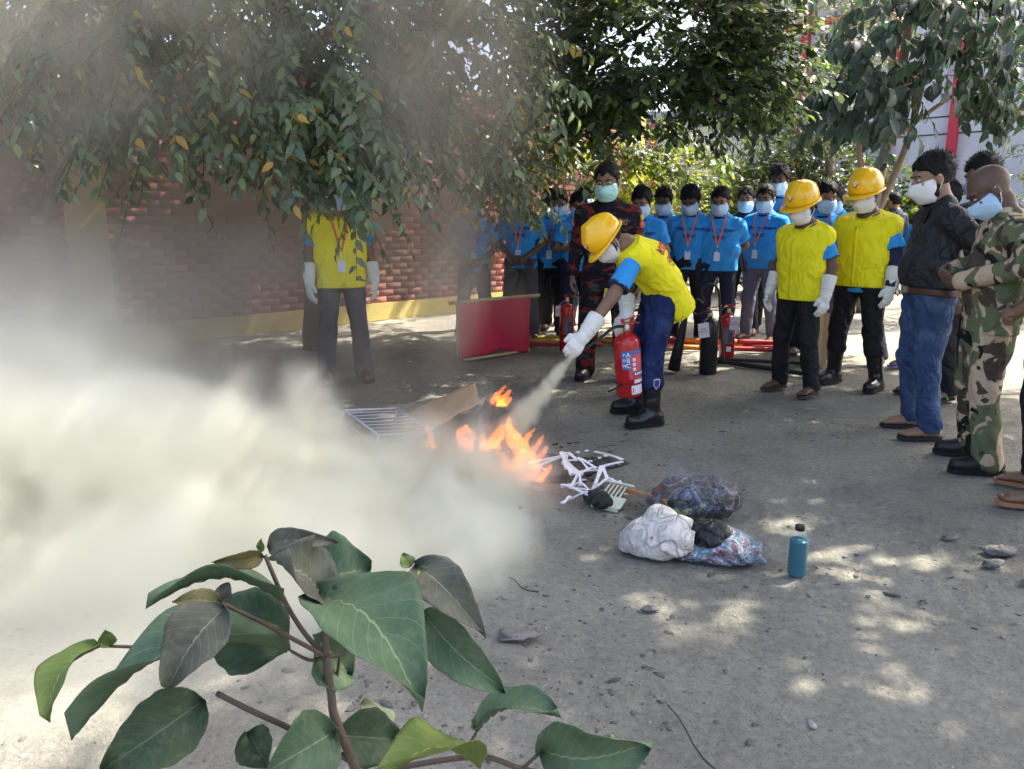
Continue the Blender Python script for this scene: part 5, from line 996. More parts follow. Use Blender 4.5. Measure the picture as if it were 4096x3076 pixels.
b5 = thing('plastic_wrap', 'scrap of clear wrapping left of the black extinguisher', 'wrapping', (1.60, 7.2, 0)); sdf_obj('film', [ell((0, 0, .05), (.14, .08, .06), .02), ell((-.1, .02, .08), (.06, .05, .07), .03)], .009, FILM, b5, fold=(.014, .08, 15, .05, (1, 1, 1)), clips=[((0, 0, .002), (0, 0, -1))])
# ---------------------------------------------------------------- bottle with blue-green liquid
bt = thing('bottle', 'clear plastic bottle of teal liquid with black cap standing on the dust', 'bottle', (1.108, 2.78, -.004)); prof = [(.030, 0), (.034, .004), (.035, .010)]
for i in range(10): z = .014 + i * .0135; prof += [(.0345, z), (.0362, z + .0065)]
prof += [(.0355, .150), (.034, .158), (.029, .170), (.021, .179), (.0165, .184), (.0165, .192)]
wall_ = bpy.data.materials.new('clear_pet'); t, N, L, p = nt(wall_); p.inputs['Base Color'].default_value = (.35, .5, .55, 1); p.inputs['Roughness'].default_value = .08; tr = N.new('ShaderNodeBsdfTransparent'); ms = N.new('ShaderNodeMixShader'); ms.inputs[0].default_value = .09; L.new(tr.outputs[0], ms.inputs[1]); L.new(p.outputs[0], ms.inputs[2]); L.new(ms.outputs[0], N['Material Output'].inputs[0])
MB().lathe(prof, 28).build('bottle_wall', wall_, bt, True); LIQ = M('teal_liquid', (.002, .085, .125), .12, .12, 9, 0, 10, .5); MB().lathe([(max(r_ - .0012, .01), z + .001) for r_, z in prof if z < .146] + [(.0325, .147)], 28).build('liquid', LIQ, bt, True)
MB().lathe([(.0175, .186), (.0185, .188), (.0185, .203), (.0170, .206), (.005, .2065)], 20).build('cap', M('black_cap', (.012, .012, .013), .35), bt, True)
# ---------------------------------------------------------------- fallen leaf by the boots
fl = thing('fallen_leaf', 'small yellow-green fallen leaf by the tall helmeted man\'s boot', 'leaf', (2.36, 5.82, .006), R(70)); bv, bf = leaf_base((0, .2, .45, .7, 1), (0, .15, .2, .14, 0), .05, .1); obj('blade', bv * .13, [tuple(dict.fromkeys(q)) for q in bf], M('yellow_green_leaf', (.42, .42, .10), .6), fl)
# ---------------------------------------------------------------- foreground plant
PL_LEAVES = [
  ((-0.3436, 1.02, 0.893), (-0.2475, 1.0, 0.9149), 0.0324, 25, 0.35, 'p'),
  ((-0.355, 1.02, 0.8815), (-0.4084, 0.98, 0.8907), 0.0239, -50, 0.25, 'o'),
  ((-0.2656, 0.98, 0.8405), (-0.3123, 0.93, 0.9229), 0.1081, 5, 0.12, 'p'),
  ((-0.2871, 1.05, 0.8261), (-0.2128, 1.08, 0.8337), 0.1054, 10, 0.10, 'g'),
  ((-0.3244, 1.0, 0.8224), (-0.4878, 0.95, 0.8586), 0.0719, 55, 0.18, 'g'),
  ((-0.3762, 0.93, 0.8522), (-0.4323, 0.86, 0.7785), 0.0715, -12, 0.18, 'p'),
  ((-0.3167, 1.0, 0.7443), (-0.5882, 0.9, 0.7085), 0.1438, 35, 0.20, 'g'),
  ((-0.3319, 1.03, 0.7241), (-0.4622, 1.08, 0.7656), 0.1137, -20, 0.10, 'g'),
  ((-0.5865, 1.0, 0.753), (-0.6329, 0.92, 0.695), 0.0636, 30, 0.22, 'y'),
  ((-0.4264, 0.95, 0.7001), (-0.5292, 0.86, 0.6576), 0.0858, -35, 0.15, 'd'),
  ((-0.2721, 0.98, 0.8348), (-0.1063, 0.84, 0.7815), 0.1311, -20, 0.22, 'g2'),
  ((-0.1269, 1.0, 0.807), (-0.0088, 0.93, 0.7233), 0.0636, 35, 0.15, 'g'),
  ((-0.2905, 1.02, 0.7584), (-0.2481, 1.06, 0.6678), 0.0853, 20, 0.10, 'g'),
  ((-0.137, 1.02, 0.865), (-0.0375, 0.93, 0.8142), 0.0632, 10, 0.25, 'p'),
  ((-0.1456, 1.02, 0.8643), (-0.1572, 1.03, 0.8808), 0.0205, 0, 0.10, 'y'),
  ((-0.1288, 1.0, 0.8719), (-0.1081, 0.98, 0.848), 0.0201, 0, 0.10, 'y'),
  ((-0.0526, 1.0, 0.6123), (0.0644, 0.97, 0.6725), 0.0837, -40, 0.18, 'g'),
  ((0.043, 0.97, 0.606), (0.1902, 0.92, 0.6502), 0.1071, 50, 0.20, 'g'),
  ((-0.0429, 0.93, 0.6072), (-0.1722, 0.86, 0.6594), 0.1026, 50, 0.20, 'y'),
  ((-0.264, 1.0, 0.6123), (-0.3384, 0.92, 0.6093), 0.0870, -30, 0.15, 'g'),
  ((-0.2657, 1.02, 0.5933), (-0.1783, 1.08, 0.5398), 0.0785, 30, 0.10, 'd'),
  ((-0.2179, 1.12, 0.5098), (-0.2569, 1.16, 0.5517), 0.0637, 40, 0.10, 'pale'),
  ((0.1131, 0.98, 0.5942), (0.1529, 0.95, 0.5811), 0.0623, 10, 0.15, 'g'),
  ((0.1016, 0.97, 0.5814), (0.1157, 0.99, 0.6052), 0.0162, 0, 0.05, 'y'),
  ((-0.393, 1.02, 0.5976), (-0.3526, 0.98, 0.5693), 0.0580, 20, 0.10, 'd'),
  ((-0.3922, 0.95, 0.8469), (-0.4463, 0.93, 0.8593), 0.0286, -20, 0.20, 'o'),
  ((-0.3927, 0.96, 0.8453), (-0.3862, 0.97, 0.866), 0.0225, 10, 0.10, 'p'),
  ((-0.5757, 1.0, 0.7542), (-0.5802, 1.0, 0.7778), 0.0234, 0, 0.10, 'y'),
  ((-0.2615, 1.0, 0.8089), (-0.2547, 1.0, 0.8377), 0.0134, 0, 0.05, 'y'),
  ((-0.3562, 1.02, 0.8892), (-0.3549, 1.02, 0.9081), 0.0109, 0, 0.05, 'y'),
]
PL_STEMS = [
  ([(-0.2274, 1.0, 0.5192), (-0.2344, 1.0, 0.556), (-0.2591, 1.0, 0.6372), (-0.2628, 1.0, 0.6741), (-0.2673, 1.0, 0.7364)], 0.0075),
  ([(-0.2673, 1.0, 0.7364), (-0.2669, 1.0, 0.7856), (-0.2652, 0.98, 0.8405)], 0.005),
  ([(-0.2673, 1.0, 0.7364), (-0.2938, 1.0, 0.77), (-0.319, 1.0, 0.8178), (-0.3513, 1.02, 0.8834)], 0.004),
  ([(-0.2673, 1.0, 0.7364), (-0.3041, 0.98, 0.7739), (-0.3473, 0.96, 0.8157), (-0.3889, 0.95, 0.8462)], 0.0035),
  ([(-0.2673, 1.0, 0.7364), (-0.2906, 1.0, 0.7304), (-0.3174, 1.0, 0.7451)], 0.003),
  ([(-0.2673, 1.0, 0.7364), (-0.2435, 1.01, 0.7363), (-0.1986, 1.02, 0.7823), (-0.1385, 1.02, 0.8635)], 0.0035),
  ([(-0.2403, 1.0, 0.5661), (-0.3143, 1.0, 0.6127), (-0.375, 0.98, 0.6635), (-0.4115, 0.96, 0.7038)], 0.005),
  ([(-0.2656, 1.0, 0.6536), (-0.2594, 1.02, 0.6853), (-0.252, 1.02, 0.7261)], 0.003),
  ([(-0.319, 1.0, 0.8178), (-0.3244, 1.0, 0.8224)], 0.003),
  ([(-0.2302, 1.0, 0.5406), (-0.0581, 0.98, 0.5872), (0.0151, 0.97, 0.5752), (0.1021, 0.97, 0.5566)], 0.0045),
  ([(-0.0719, 0.98, 0.586), (-0.0526, 1.0, 0.6123)], 0.003),
  ([(0.0151, 0.97, 0.5752), (0.043, 0.97, 0.606)], 0.003),
  ([(-0.4331, 1.0, 0.7463), (-0.5188, 1.0, 0.7503), (-0.5865, 1.0, 0.753)], 0.003),
]

def plant_mat(name, c1, c2, vein):
    m = bpy.data.materials.new(name); t, N, L, p = nt(m); p.inputs['Roughness'].default_value = .62; p.inputs['Specular IOR Level'].default_value = .28
    au = N.new('ShaderNodeAttribute'); au.attribute_name = 'lu'; av = N.new('ShaderNodeAttribute'); av.attribute_name = 'lv'
    def ma(op, a, b=None, c=None):
        x = N.new('ShaderNodeMath'); x.operation = op
        for i, q in enumerate((a, b, c)):
            if q is None: continue
            if isinstance(q, (int, float)): x.inputs[i].default_value = q
            else: L.new(q, x.inputs[i])
        return x.outputs[0]
    ab = ma('ABSOLUTE', au.outputs['Fac']); mid = ma('LESS_THAN', ab, .026); ph = ma('SUBTRACT', ma('MULTIPLY', av.outputs['Fac'], 9.0), ma('MULTIPLY', ab, 2.6)); sv_ = ma('ABSOLUTE', ma('SUBTRACT', ma('FRACT', ph), .5)); side = ma('LESS_THAN', sv_, .022); vn = ma('MAXIMUM', mid, ma('MULTIPLY', side, .55))
    tc = N.new('ShaderNodeTexCoord'); n = N.new('ShaderNodeTexNoise'); n.inputs['Scale'].default_value = 22; n.inputs['Detail'].default_value = 6; L.new(tc.outputs['Object'], n.inputs['Vector']); rp = N.new('ShaderNodeValToRGB'); rp.color_ramp.elements[0].position = .35; rp.color_ramp.elements[1].position = .68; rp.color_ramp.elements[0].color = (*c1, 1); rp.color_ramp.elements[1].color = (*c2, 1); L.new(n.outputs['Fac'], rp.inputs[0])
    n2 = N.new('ShaderNodeTexNoise'); n2.inputs['Scale'].default_value = 60; n2.inputs['Detail'].default_value = 6; n2.inputs['Roughness'].default_value = .7; L.new(tc.outputs['Object'], n2.inputs['Vector']); dst = N.new('ShaderNodeMapRange'); dst.inputs[1].default_value = .5; dst.inputs[2].default_value = .8; dst.inputs[4].default_value = .45; L.new(n2.outputs['Fac'], dst.inputs[0]); md = N.new('ShaderNodeMix'); md.data_type = 'RGBA'; md.inputs[7].default_value = (.20, .20, .16, 1); L.new(dst.outputs[0], md.inputs[0]); L.new(rp.outputs[0], md.inputs[6])
    mx = N.new('ShaderNodeMix'); mx.data_type = 'RGBA'; mx.inputs[7].default_value = (*vein, 1); L.new(vn, mx.inputs[0]); L.new(md.outputs[2], mx.inputs[6]); L.new(mx.outputs[2], p.inputs['Base Color'])
    tr = N.new('ShaderNodeBsdfTranslucent'); L.new(mx.outputs[2], tr.inputs[0]); ms = N.new('ShaderNodeMixShader'); ms.inputs[0].default_value = .18; L.new(p.outputs[0], ms.inputs[1]); L.new(tr.outputs[0], ms.inputs[2]); L.new(ms.outputs[0], N['Material Output'].inputs[0]); return m
PM = {'g': plant_mat('plant_leaf_green', (.062, .11, .058), (.095, .148, .08), (.20, .25, .14)), 'g2': plant_mat('plant_leaf_fresh', (.052, .10, .05), (.088, .14, .075), (.18, .23, .12)), 'p': plant_mat('plant_leaf_purplish', (.062, .068, .052), (.095, .098, .07), (.18, .19, .12)), 'y': plant_mat('plant_leaf_young', (.10, .15, .03), (.15, .20, .05), (.25, .28, .10)), 'o': plant_mat('plant_leaf_bronze', (.12, .10, .04), (.16, .15, .05), (.25, .22, .10)), 'd': plant_mat('plant_leaf_dark', (.03, .055, .025), (.05, .08, .04), (.10, .14, .07)), 'pale': plant_mat('plant_leaf_pale', (.22, .25, .15), (.28, .30, .19), (.30, .33, .2))}
pt = thing('plant', 'young broad-leaved plant with purplish stems in the near foreground', 'plant', (-.20, 1.0, 0)); PO = V3(-.20, 1.0, 0); STEM = M('purple_brown_stem', (.075, .055, .04), .6, .25, 40, .2)
def plant_leaf(b, t, w, roll, bend, mat, k):
    b, t = np.array(b), np.array(t); L_ = np.linalg.norm(t - b); y = nrm(t - b); up = V3(0, -.50, .88); x0 = nrm(np.cross(y, up)); z0 = np.cross(x0, y); Rl = np.array(Matrix.Rotation(R(roll), 3, Vector(y))); x = Rl @ x0; z = Rl @ z0; nu, nv = 12, 26; v = []; lu = []; lv = []; rr = np.random.default_rng(k)
    ph = rr.uniform(0, 6); tw = rr.uniform(-.3, .3)
    for i in range(nv + 1):
        q = i / nv; hw = w / 2 * 1.0 * (math.sin(math.pi * min(1, q ** .80)) ** .72) * (1 - .30 * q) * 1.22 if 0 < q < 1 else 0
        for j in range(nu + 1):
            u = j / nu * 2 - 1; vein = math.cos((q * 9 - abs(u) * 2.6) * 2 * math.pi); hh = .10 * w * abs(u) ** 1.3 * 2 + bend * L_ * math.sin(q * math.pi) - bend * L_ * .55 * q * q + .0022 * vein * (1 - abs(u)) * (w / .08) ** .5 + .006 * u * math.sin(q * 9 + ph) * w / .08 + tw * u * q * w * .5
            wav = 1 + .025 * math.sin(q * 31 + ph) * (abs(u) > .9); v.append(b + y * L_ * q + x * u * hw * wav + z * hh - PO); lu.append(u); lv.append(q)
    f = np.array([(i * (nu + 1) + j, i * (nu + 1) + j + 1, (i + 1) * (nu + 1) + j + 1, (i + 1) * (nu + 1) + j) for i in range(nv) for j in range(nu)]); o = obj('leaf', v, f, PM[mat], pt); m_ = o.modifiers.new('thickness', 'SOLIDIFY'); m_.thickness = .0006
    for nm, arr_ in (('lu', lu), ('lv', lv)): a_ = o.data.attributes.new(nm, 'FLOAT', 'POINT'); a_.data.foreach_set('value', np.array(arr_, np.float32))
for k, q in enumerate(PL_LEAVES): plant_leaf(*q, k)
for pts, rr_ in PL_STEMS:
    P = spline(np.array(pts) - PO, 6); v, f = tube_vf(P, np.linspace(rr_, rr_ * .75, len(P)), 9); obj('stem', v, f, STEM, pt)
v, f = tube_vf(spline([(.05, .0, -.03), (.10, .01, .3), np.array(PL_STEMS[0][0][0]) - PO], 6), np.linspace(.012, .0078, 13), 9); obj('stem', v, f, STEM, pt)
def at(x, y, **k): return dict(loc=(x, y, 0), yaw=face((x, y)) + R(k.pop('turn', 0)), **k)
GB = 'men in blue t-shirts watching the fire drill'
# left group, in the smoke
person('man in blue t-shirt almost lost in the smoke, leftmost of the watching row', **at(-.42, 8.6), H=1.66, arms='front', pants=CHAR, skin=0, group=GB, hy=8, res=.010)
person('bushy-haired man in blue t-shirt standing behind the right end of the red cloth', **at(.10, 8.75), H=1.72, arms='front', pants=CHAR, skin=0, group=GB, hy=-10, J=None, hair=1.5)
person('man in blue t-shirt with arms hanging, just left of the leftmost red extinguisher', **at(.42, 9.0, turn=6), H=1.69, arms='hang', pants=BLK, skin=0, group=GB, hy=0, hp=26)
person('man in blue t-shirt whose masked face peeps between two others left of the red extinguisher', **at(.58, 9.6), H=1.70, arms='hang', pants=BLK, skin=1, group=GB, hy=5, lanyard=False)
person('man in blue t-shirt holding his hands up before his chest above the leftmost red extinguisher', **at(.72, 8.75, turn=14), H=1.65, arms='phone', pants=NAVY, skin=1, group=GB, hy=-6, hp=20)
person('man in dark blue t-shirt looking over heads just left of the tall fireman', **at(.95, 10.3), H=1.78, arms='hang', pants=JEAN, skin=0, group=GB, hy=12, hp=8, hair=1.2, lanyard=False, text=False)
# right of the fireman
person('man in blue t-shirt mostly hidden behind the fireman, only his sleeve showing', **at(1.33, 8.0), H=1.66, arms='hang', pants=BLK, skin=1, group=GB, hy=0, hp=18, lanyard=False)
person('slim man in blue t-shirt with orange ribbon, second to the right of the fireman', **at(1.72, 8.9), H=1.70, arms='back', pants=BLK, skin=0, build=.92, group=GB, hy=-8, hp=18)
person('man in blue t-shirt with hands behind his back and white card, head tilted down', **at(1.96, 8.6, turn=8), H=1.71, arms='back', pants=BLK, skin=0, build=.98, group=GB, hp=30, hy=-8, hair=1.3)
person('stout man in blue t-shirt and dark trousers standing behind the black extinguisher', **at(2.25, 8.5), H=1.69, arms='back', pants=NAVY, skin=1, build=1.06, belly=.03, group=GB, hy=-8, hp=18, hair=.9)
person('man with pale face mask peering between two blue t-shirts, dark collar', **at(2.74, 9.25), H=1.72, arms='hang', pants=BLK, skin=2, group=GB, hy=4, hp=6, mask='b', lanyard=False, text=False, top_mat=NAVY)
person('broad man in blue t-shirt and grey jeans left of the gloved helmeted man', **at(2.80, 8.7, turn=-6), H=1.72, arms='pocket', pants=GREY, skin=1, build=1.07, belly=.035, group=GB, hy=10, hp=12)
person('tallest man in blue t-shirt, head well above the row behind the helmets', **at(3.2, 9.5), H=1.98, arms='hang', pants=BLK, skin=0, group=GB, hy=-5, hp=14)
person('man in blue t-shirt in profile, mask half hidden by the shorter helmeted man', **at(3.05, 7.75, turn=25), H=1.70, arms='hang', pants=BLK, skin=2, group=GB, hp=10, hy=20)
person('man in blue t-shirt with orange ribbon looking down between the two helmeted men', **at(3.26, 7.95), H=1.71, arms='hang', pants=GREY, skin=0, group=GB, hy=6, hp=30, shoes=('sandal', 2))
person('man in blue t-shirt close behind the taller helmeted man, frowning over his mask', **at(3.3, 7.4), stance=.17, H=1.73, arms='hang', pants=GREY, skin=1, group=GB, hy=8, hp=12, shoes=('sandal', 2), lanyard=False)
# fireman
tf, af, Ff, hf_ = person('tall fireman in red and black camouflage uniform and black boots', **at(.80, 6.55, turn=4), H=1.81, arms='hang', pants=CAMOR, top='uniform', top_mat=CAMOR, skin=1, shoes=('boot',), hp=14, hy=-6, mask='g', sleeve=1.9, hem=.76, res=.008, lanyard=False, text=False, near=True, hair=.7, build=1.05)
s_ = 1.81 / 1.75
x, z = V3(-.10), V3(1.285 * s_); y = Ff.front(x, z)[0]
nb = MB().box((-.105, y + .006, 1.285 * s_), (.135, .006, .036)).build('name_tag', M('black_tag', (.012, .012, .012), .6), tf)
v, f = TAGT; xx = -v[:, 0] * .62 - .105; obj('lettering', np.stack([xx, xx * 0 + y + .0105, v[:, 1] * 1.15 + 1.285 * s_], 1), f, M('tan_thread', (.45, .36, .15), .7), nb, False)
mb = MB(); 
for dx, dz, w, hh_ in ((0, .0165, .135, .0035), (0, -.0165, .135, .0035), (.066, 0, .0035, .036), (-.066, 0, .0035, .036)): mb.box((-.105 + dx, y + .0102, 1.285 * s_ + dz), (w, .0014, hh_))
mb.build('tag_border', MATS['tan_thread'], nb)
pa = af['shL'] + (af['elL'] - af['shL']) * .32
for dz, rr, mt, nm in ((.0, .034, M('patch_red', (.45, .07, .04), .7), 'sleeve_patch'), (.055, .028, M('patch_gold', (.42, .30, .06), .7), 'sleeve_badge')):
    v, f = lathe_vf([(rr * .3, .004), (rr, .003), (rr, 0)], 16); Mx = frame(V3(-.9, .5, .1)); Mx = np.stack([Mx[:, 0], Mx[:, 2], Mx[:, 1]], 1); obj(nm, v @ Mx.T + pa + V3(-.060, .034, dz), f, mt, tf)
# helmeted men
def vest_common(): return dict(vest=True, gloves=True, pants=BLK, lanyard=False, text=False, mask='w', near=True, res=.008)
person('shorter man in yellow helmet and vest with white gloves and sandals, watching', **at(2.24, 6.0, turn=-4), H=1.60, arms='hang', helmet='shield', skin=0, hp=20, shoes=('sandal', 0), build=1.02, **vest_common())
person('taller man in yellow helmet and vest, dark sleeves, gloves and rubber boots', **at(2.82, 6.25, turn=0), H=1.70, arms='hang', helmet='shield', skin=0, hp=16, shoes=('gumboot',), build=1.06, stance=.09, hem=.80, vest=.845, undersleeve=True, gloves=True, pants=BLK, lanyard=False, text=False, mask='w', near=True, res=.008)
tp3, a3, F3, h3 = person('man in yellow vest and white gloves whose head is hidden by leaves', **at(-1.42, 6.45, turn=-12), H=1.72, arms='hang', skin=1, hp=10, shoes=('boot',), mask='b', **{k: v for k, v in vest_common().items() if k not in ('mask', 'pants', 'lanyard')}, pants=CHAR, lanyard=True)
# man walking away
person('man in navy shirt and pale jeans walking away on the sunlit ground', loc=(7.0, 14.4, 0), yaw=R(20), H=1.82, arms='front', pants=LJEAN, top='shirt', top_mat=NSHIRT, sleeve=1.9, hem=.86, mask=None, lanyard=False, text=False, hp=10, hy=15, res=.011, skin=2, shoes=('boot',))
# black shirt
U = at(2.60, 4.80, turn=-20)
person('bearded man in black shirt and blue jeans with paper behind his elbow', **U, H=1.75, build=1.14, belly=.045, hp=16, hy=-2, skin=2, top='shirt', top_mat=BSHIRT, pants=JEAN, beard=True, belt=True, sleeve=1.35, hem=.945, mask='w', lanyard=False, text=False, near=True, res=.007, shoes=('sandal', 1), hair=.85, J={'elL': V3(-.40, -.16, 1.14) , 'wrL': V3(-.235, -.02, 1.02), 'elR': V3(.36, -.20, 1.15), 'wrR': V3(.14, -.22, 1.0)}, stance=.03, feetdir=(4, 4))
person('man in black shirt with loose blue mask behind the black-shirted bearded man', **at(3.52, 5.85, turn=-14), H=1.82, hp=18, hy=-6, skin=1, top='shirt', top_mat=BSHIRT, pants=BLK, sleeve=1.5, hem=.80, mask='b', lanyard=False, text=False, near=True, res=.009, shoes=('sandal', 0), build=1.08)
person('man whose dark head and pale mask show at the left shoulder of the bearded man', **at(3.24, 5.85, turn=-10), H=1.63, hp=14, skin=0, top='shirt', top_mat=BSHIRT, pants=BLK, sleeve=1.5, mask='b', lanyard=False, text=False, res=.009, shoes=('sandal', 1, 3))
person('man in grey trousers and violet slippers standing behind the bearded man', **at(3.72, 6.95, turn=-10), H=1.62, hp=30, skin=1, pants=GREY, mask='b', lanyard=False, text=False, res=.010, shoes=('sandal', 2))
X = at(2.60, 4.16, turn=-16)
tx, ax_, Fx, hx = person('balding officer in green and tan camouflage at the right edge', **X, H=1.66, build=1.16, belly=.05, hp=40, hy=-2, skin=0, top='uniform', top_mat=CAMOG, pants=CAMOG, sleeve=1.9, hem=.80, mask='b', lanyard=False, text=False, near=True, res=.007, shoes=('boot',), hair=0, J={'elL': V3(-.36, -.05, 1.13), 'wrL': V3(-.10, .22, 1.02), 'elR': V3(.34, -.04, 1.13), 'wrR': V3(.06, .24, 1.06), 'handL': (V3(.9, .2, .1), V3(0, -1, 0), V3(0, 0, 1), 20), 'handR': (V3(-.9, .2, -.1), V3(0, -1, 0), V3(0, 0, 1), 20)}, stance=.05)
for sx in (-1, 1):
    p0 = ax_['shL' if sx < 0 else 'shR'] + V3(0, 0, .075); MB().box(p0, (.12, .055, .012), rot('Y', sx * 16)).build('shoulder_board', M('dark_board', (.02, .02, .05), .6), tx); MB().box(p0 + V3(sx * .03, .0, .008), (.02, .058, .006), rot('Y', sx * 16)).build('gold_bar', M('gold_braid', (.6, .38, .05), .5), tx)
person('man cut off by the right edge, clasped bare hands, black trousers and tan sandals', **at(2.58, 3.62, turn=-18), H=1.70, hp=20, skin=1, pants=BLK, arms='front', mask='b', lanyard=False, text=False, near=True, res=.007, shoes=('sandal', 5), build=1.05)
# paper in the bearded man's hand

pp = thing('paper', 'folded sheet of white paper in the bearded man\'s hand', 'paper', (2.66, 4.66, .93), R(20)); v = []; n = 8
for i in range(n + 1):
    for j in range(5): u, w = i / n, j / 4; v.append((u * .16 - .08, w * .07, .03 * math.sin(u * 3.2) + .02 * w * math.cos(u * 5)))
f = np.array([(i * 5 + j, (i + 1) * 5 + j, (i + 1) * 5 + j + 1, i * 5 + j + 1) for i in range(n) for j in range(4)]); o = obj('sheet', v, f, PAPER, pp); m_ = o.modifiers.new('thickness', 'SOLIDIFY'); m_.thickness = .002
# the man working the extinguisher
ox, oy = .95, 5.15
w3 = lambda x, y, z: V3(x - ox, y - oy, z)
JJ = dict(side=V3(-.12, .99, 0), pel=w3(1.03, 5.2, .84), wst=w3(.985, 5.19, .965), cst=w3(.875, 5.17, 1.09), nek=w3(.745, 5.14, 1.185), shL=w3(.80, 4.99, 1.12), shR=w3(.775, 5.33, 1.13),
          elL=w3(.64, 4.86, .885), wrL=w3(.445, 4.73, .645), elR=w3(.80, 5.36, .90), wrR=w3(.765, 5.10, .745), hpL=w3(1.00, 5.10, .80), hpR=w3(1.00, 5.30, .80), knL=w3(.92, 5.02, .43), anL=w3(.935, 5.01, .08), knR=w3(.88, 5.36, .43), anR=w3(.90, 5.39, .08),
          fdL=V3(-.92, -.40, 0), fdR=V3(-.98, -.12, 0), hf=nrm(V3(-.60, -.22, -.80)), hc=w3(.625, 5.10, 1.215),
          handL=(V3(-.62, -.25, -.72), V3(.25, .55, -.5), V3(-.75, .2, .62), 34), handR=(V3(-.45, -.55, -.62), V3(.1, .4, -.8), V3(-.5, .8, .1), 30))
tm_, am_, Fm_, hm_ = person('man in yellow helmet and vest bending to spray a red extinguisher at the fire', (ox, oy, 0), 0, H=1.80, hscale=.86, helmet='round', vest=.80, gloves=True, pants=BJEAN, shoes=('gumboot',), mask='w', lanyard=False, text=False, near=True, res=.007, skin=1, J=JJ, hem=.82, sleeve=.80)
# red lettering on the back of the vest
sp = nrm(JJ['nek'] - JJ['pel']); sd_ = nrm(JJ['side']); bk = nrm(np.cross(sd_, sp))
pd = nrm(bk - sd_ * .95); rt = nrm(np.cross(-pd, sp))
for s_txt, t0 in (('KGD', .31), ('\u0997\u09c1\u09a1', .215)):
    v, f = text_vf(s_txt, .078, .0025); c0 = JJ['pel'] + sp * t0 + pd * .27; P2 = c0 + np.outer(v[:, 0], rt) + np.outer(v[:, 1], sp)
    for it in range(80):
        q = np.clip(((P2 - Fm_.lo) / Fm_.res).round().astype(int), 0, Fm_.n - 1); val = Fm_.F[q[:, 0], q[:, 1], q[:, 2]]; P2 = P2 - pd * (np.clip(val, 0, .02) * .7)[:, None]
    obj('vest_lettering', P2 + pd * .009, f, REDP, tm_, False)
# shield badge on the boot
for k_, (sc, mt, nm) in enumerate(((1, EMBW, 'boot_badge'), (.78, M('badge_blue', (.03, .04, .25), .5), 'boot_badge_centre'))):
    c0 = JJ['anL'] + (JJ['knL'] - JJ['anL']) * .62 + V3(.022, -.084, 0); out = [(-.024, .030), (0, .036), (.024, .030), (.022, -.012), (0, -.038), (-.022, -.012)]
    Q = [c0 + V3(.93, .25, 0) * x * sc + V3(.03, -.10, 1) * z * sc + V3(0, -.003 * k_ - .002, 0) for x, z in out]; inn = [q + V3(0, .02, 0) for q in Q]; m = 6
    obj(nm, Q + inn, [tuple(range(m)), tuple(range(2 * m - 1, m - 1, -1))] + [(i, m + i, m + (i + 1) % m, (i + 1) % m) for i in range(m)], mt, tm_, False)
# ---------------------------------------------------------------- flames
def flame_mat(name, col, strength):
    m = bpy.data.materials.new(name); m.use_nodes = True; N = m.node_tree.nodes; L = m.node_tree.links; N.remove(N['Principled BSDF'])
    e = N.new('ShaderNodeEmission'); e.inputs[0].default_value = (*col, 1); e.inputs[1].default_value = strength; L.new(e.outputs[0], N['Material Output'].inputs['Volume']); return m
FO = flame_mat('flame_orange', (1.0, .21, .016), 8.0); FY = flame_mat('flame_yellow', (1.0, .42, .04), 5.0)
def flame(label, loc, tongues, seed):
    T = thing('flame', label, 'flame', loc, 0, 'flames of the drill fire'); rr = np.random.default_rng(seed); P = []; Q = []
    for x, y, h, lean, r0 in tongues:
        n = 7; pts = [V3(x + lean[0] * t * t + .035 * h * 3 * math.sin(t * 7 + x * 40 + seed), y + lean[1] * t * t + .03 * h * 3 * math.cos(t * 6 + y * 31), h * t) for t in np.linspace(0, 1, n)]
        rad = [r0 * (.75 + .5 * math.sin(min(1, t * 1.6) * 2.2)) * (1 - t) ** .8 + .0035 for t in np.linspace(0, 1, n)]
        P += [cap(pts[i], pts[i + 1], rad[i], rad[i + 1], .012) for i in range(n - 1)]; Q += [cap(pts[i] * V3(1, 1, .8), pts[i + 1] * V3(1, 1, .8), rad[i] * .42, rad[i + 1] * .42, .008) for i in range(n - 3)]
    sdf_obj('flame_body', P, .006, FO, T, fold=(.009, .055, seed, .03, (1, 1, .5)), clips=[((0, 0, .004), (0, 0, -1))]); sdf_obj('flame_core', Q, .005, FY, T, fold=(.005, .04, seed + 1, .03, (1, 1, .5)), clips=[((0, 0, .008), (0, 0, -1))])
flame('tallest orange flame licking up beside the foam lattice', (.05, 3.98, .01), [(0, 0, .30, (-.05, .02), .030), (.03, .01, .24, (.03, 0), .026), (-.02, -.03, .20, (-.03, .02), .024), (.07, -.04, .15, (.05, .02), .022), (.05, -.12, .12, (.04, 0), .024), (-.07, .0, .11, (-.06, 0), .018), (.10, -.16, .09, (.05, 0), .02), (.01, -.15, .10, (-.02, 0), .022), (.06, .03, .18, (.04, .03), .02)], 5)
flame('low spread of orange flames in front of the scorched sheet', (-.24, 4.38, .01), [(0, 0, .14, (-.03, 0), .024), (-.06, -.02, .16, (.01, 0), .02), (.06, 0, .11, (.03, 0), .022), (.12, .02, .13, (.04, .02), .018), (-.02, -.06, .10, (-.02, 0), .024), (.08, -.05, .08, (.02, 0), .02), (.16, .0, .16, (.02, 0), .013)], 9)
flame('small flames at the top of the scorched sheet', (-.10, 4.80, .17), [(0, 0, .13, (.04, 0), .017), (.03, .02, .10, (.05, 0), .018), (-.03, -.03, .08, (.02, 0), .014), (.045, 0, .06, (.04, 0), .012)], 13)
flame('faint flames almost lost in the powder cloud', (-.50, 4.40, .01), [(0, 0, .15, (.01, 0), .013), (.03, -.02, .10, (-.01, 0), .012)], 17)
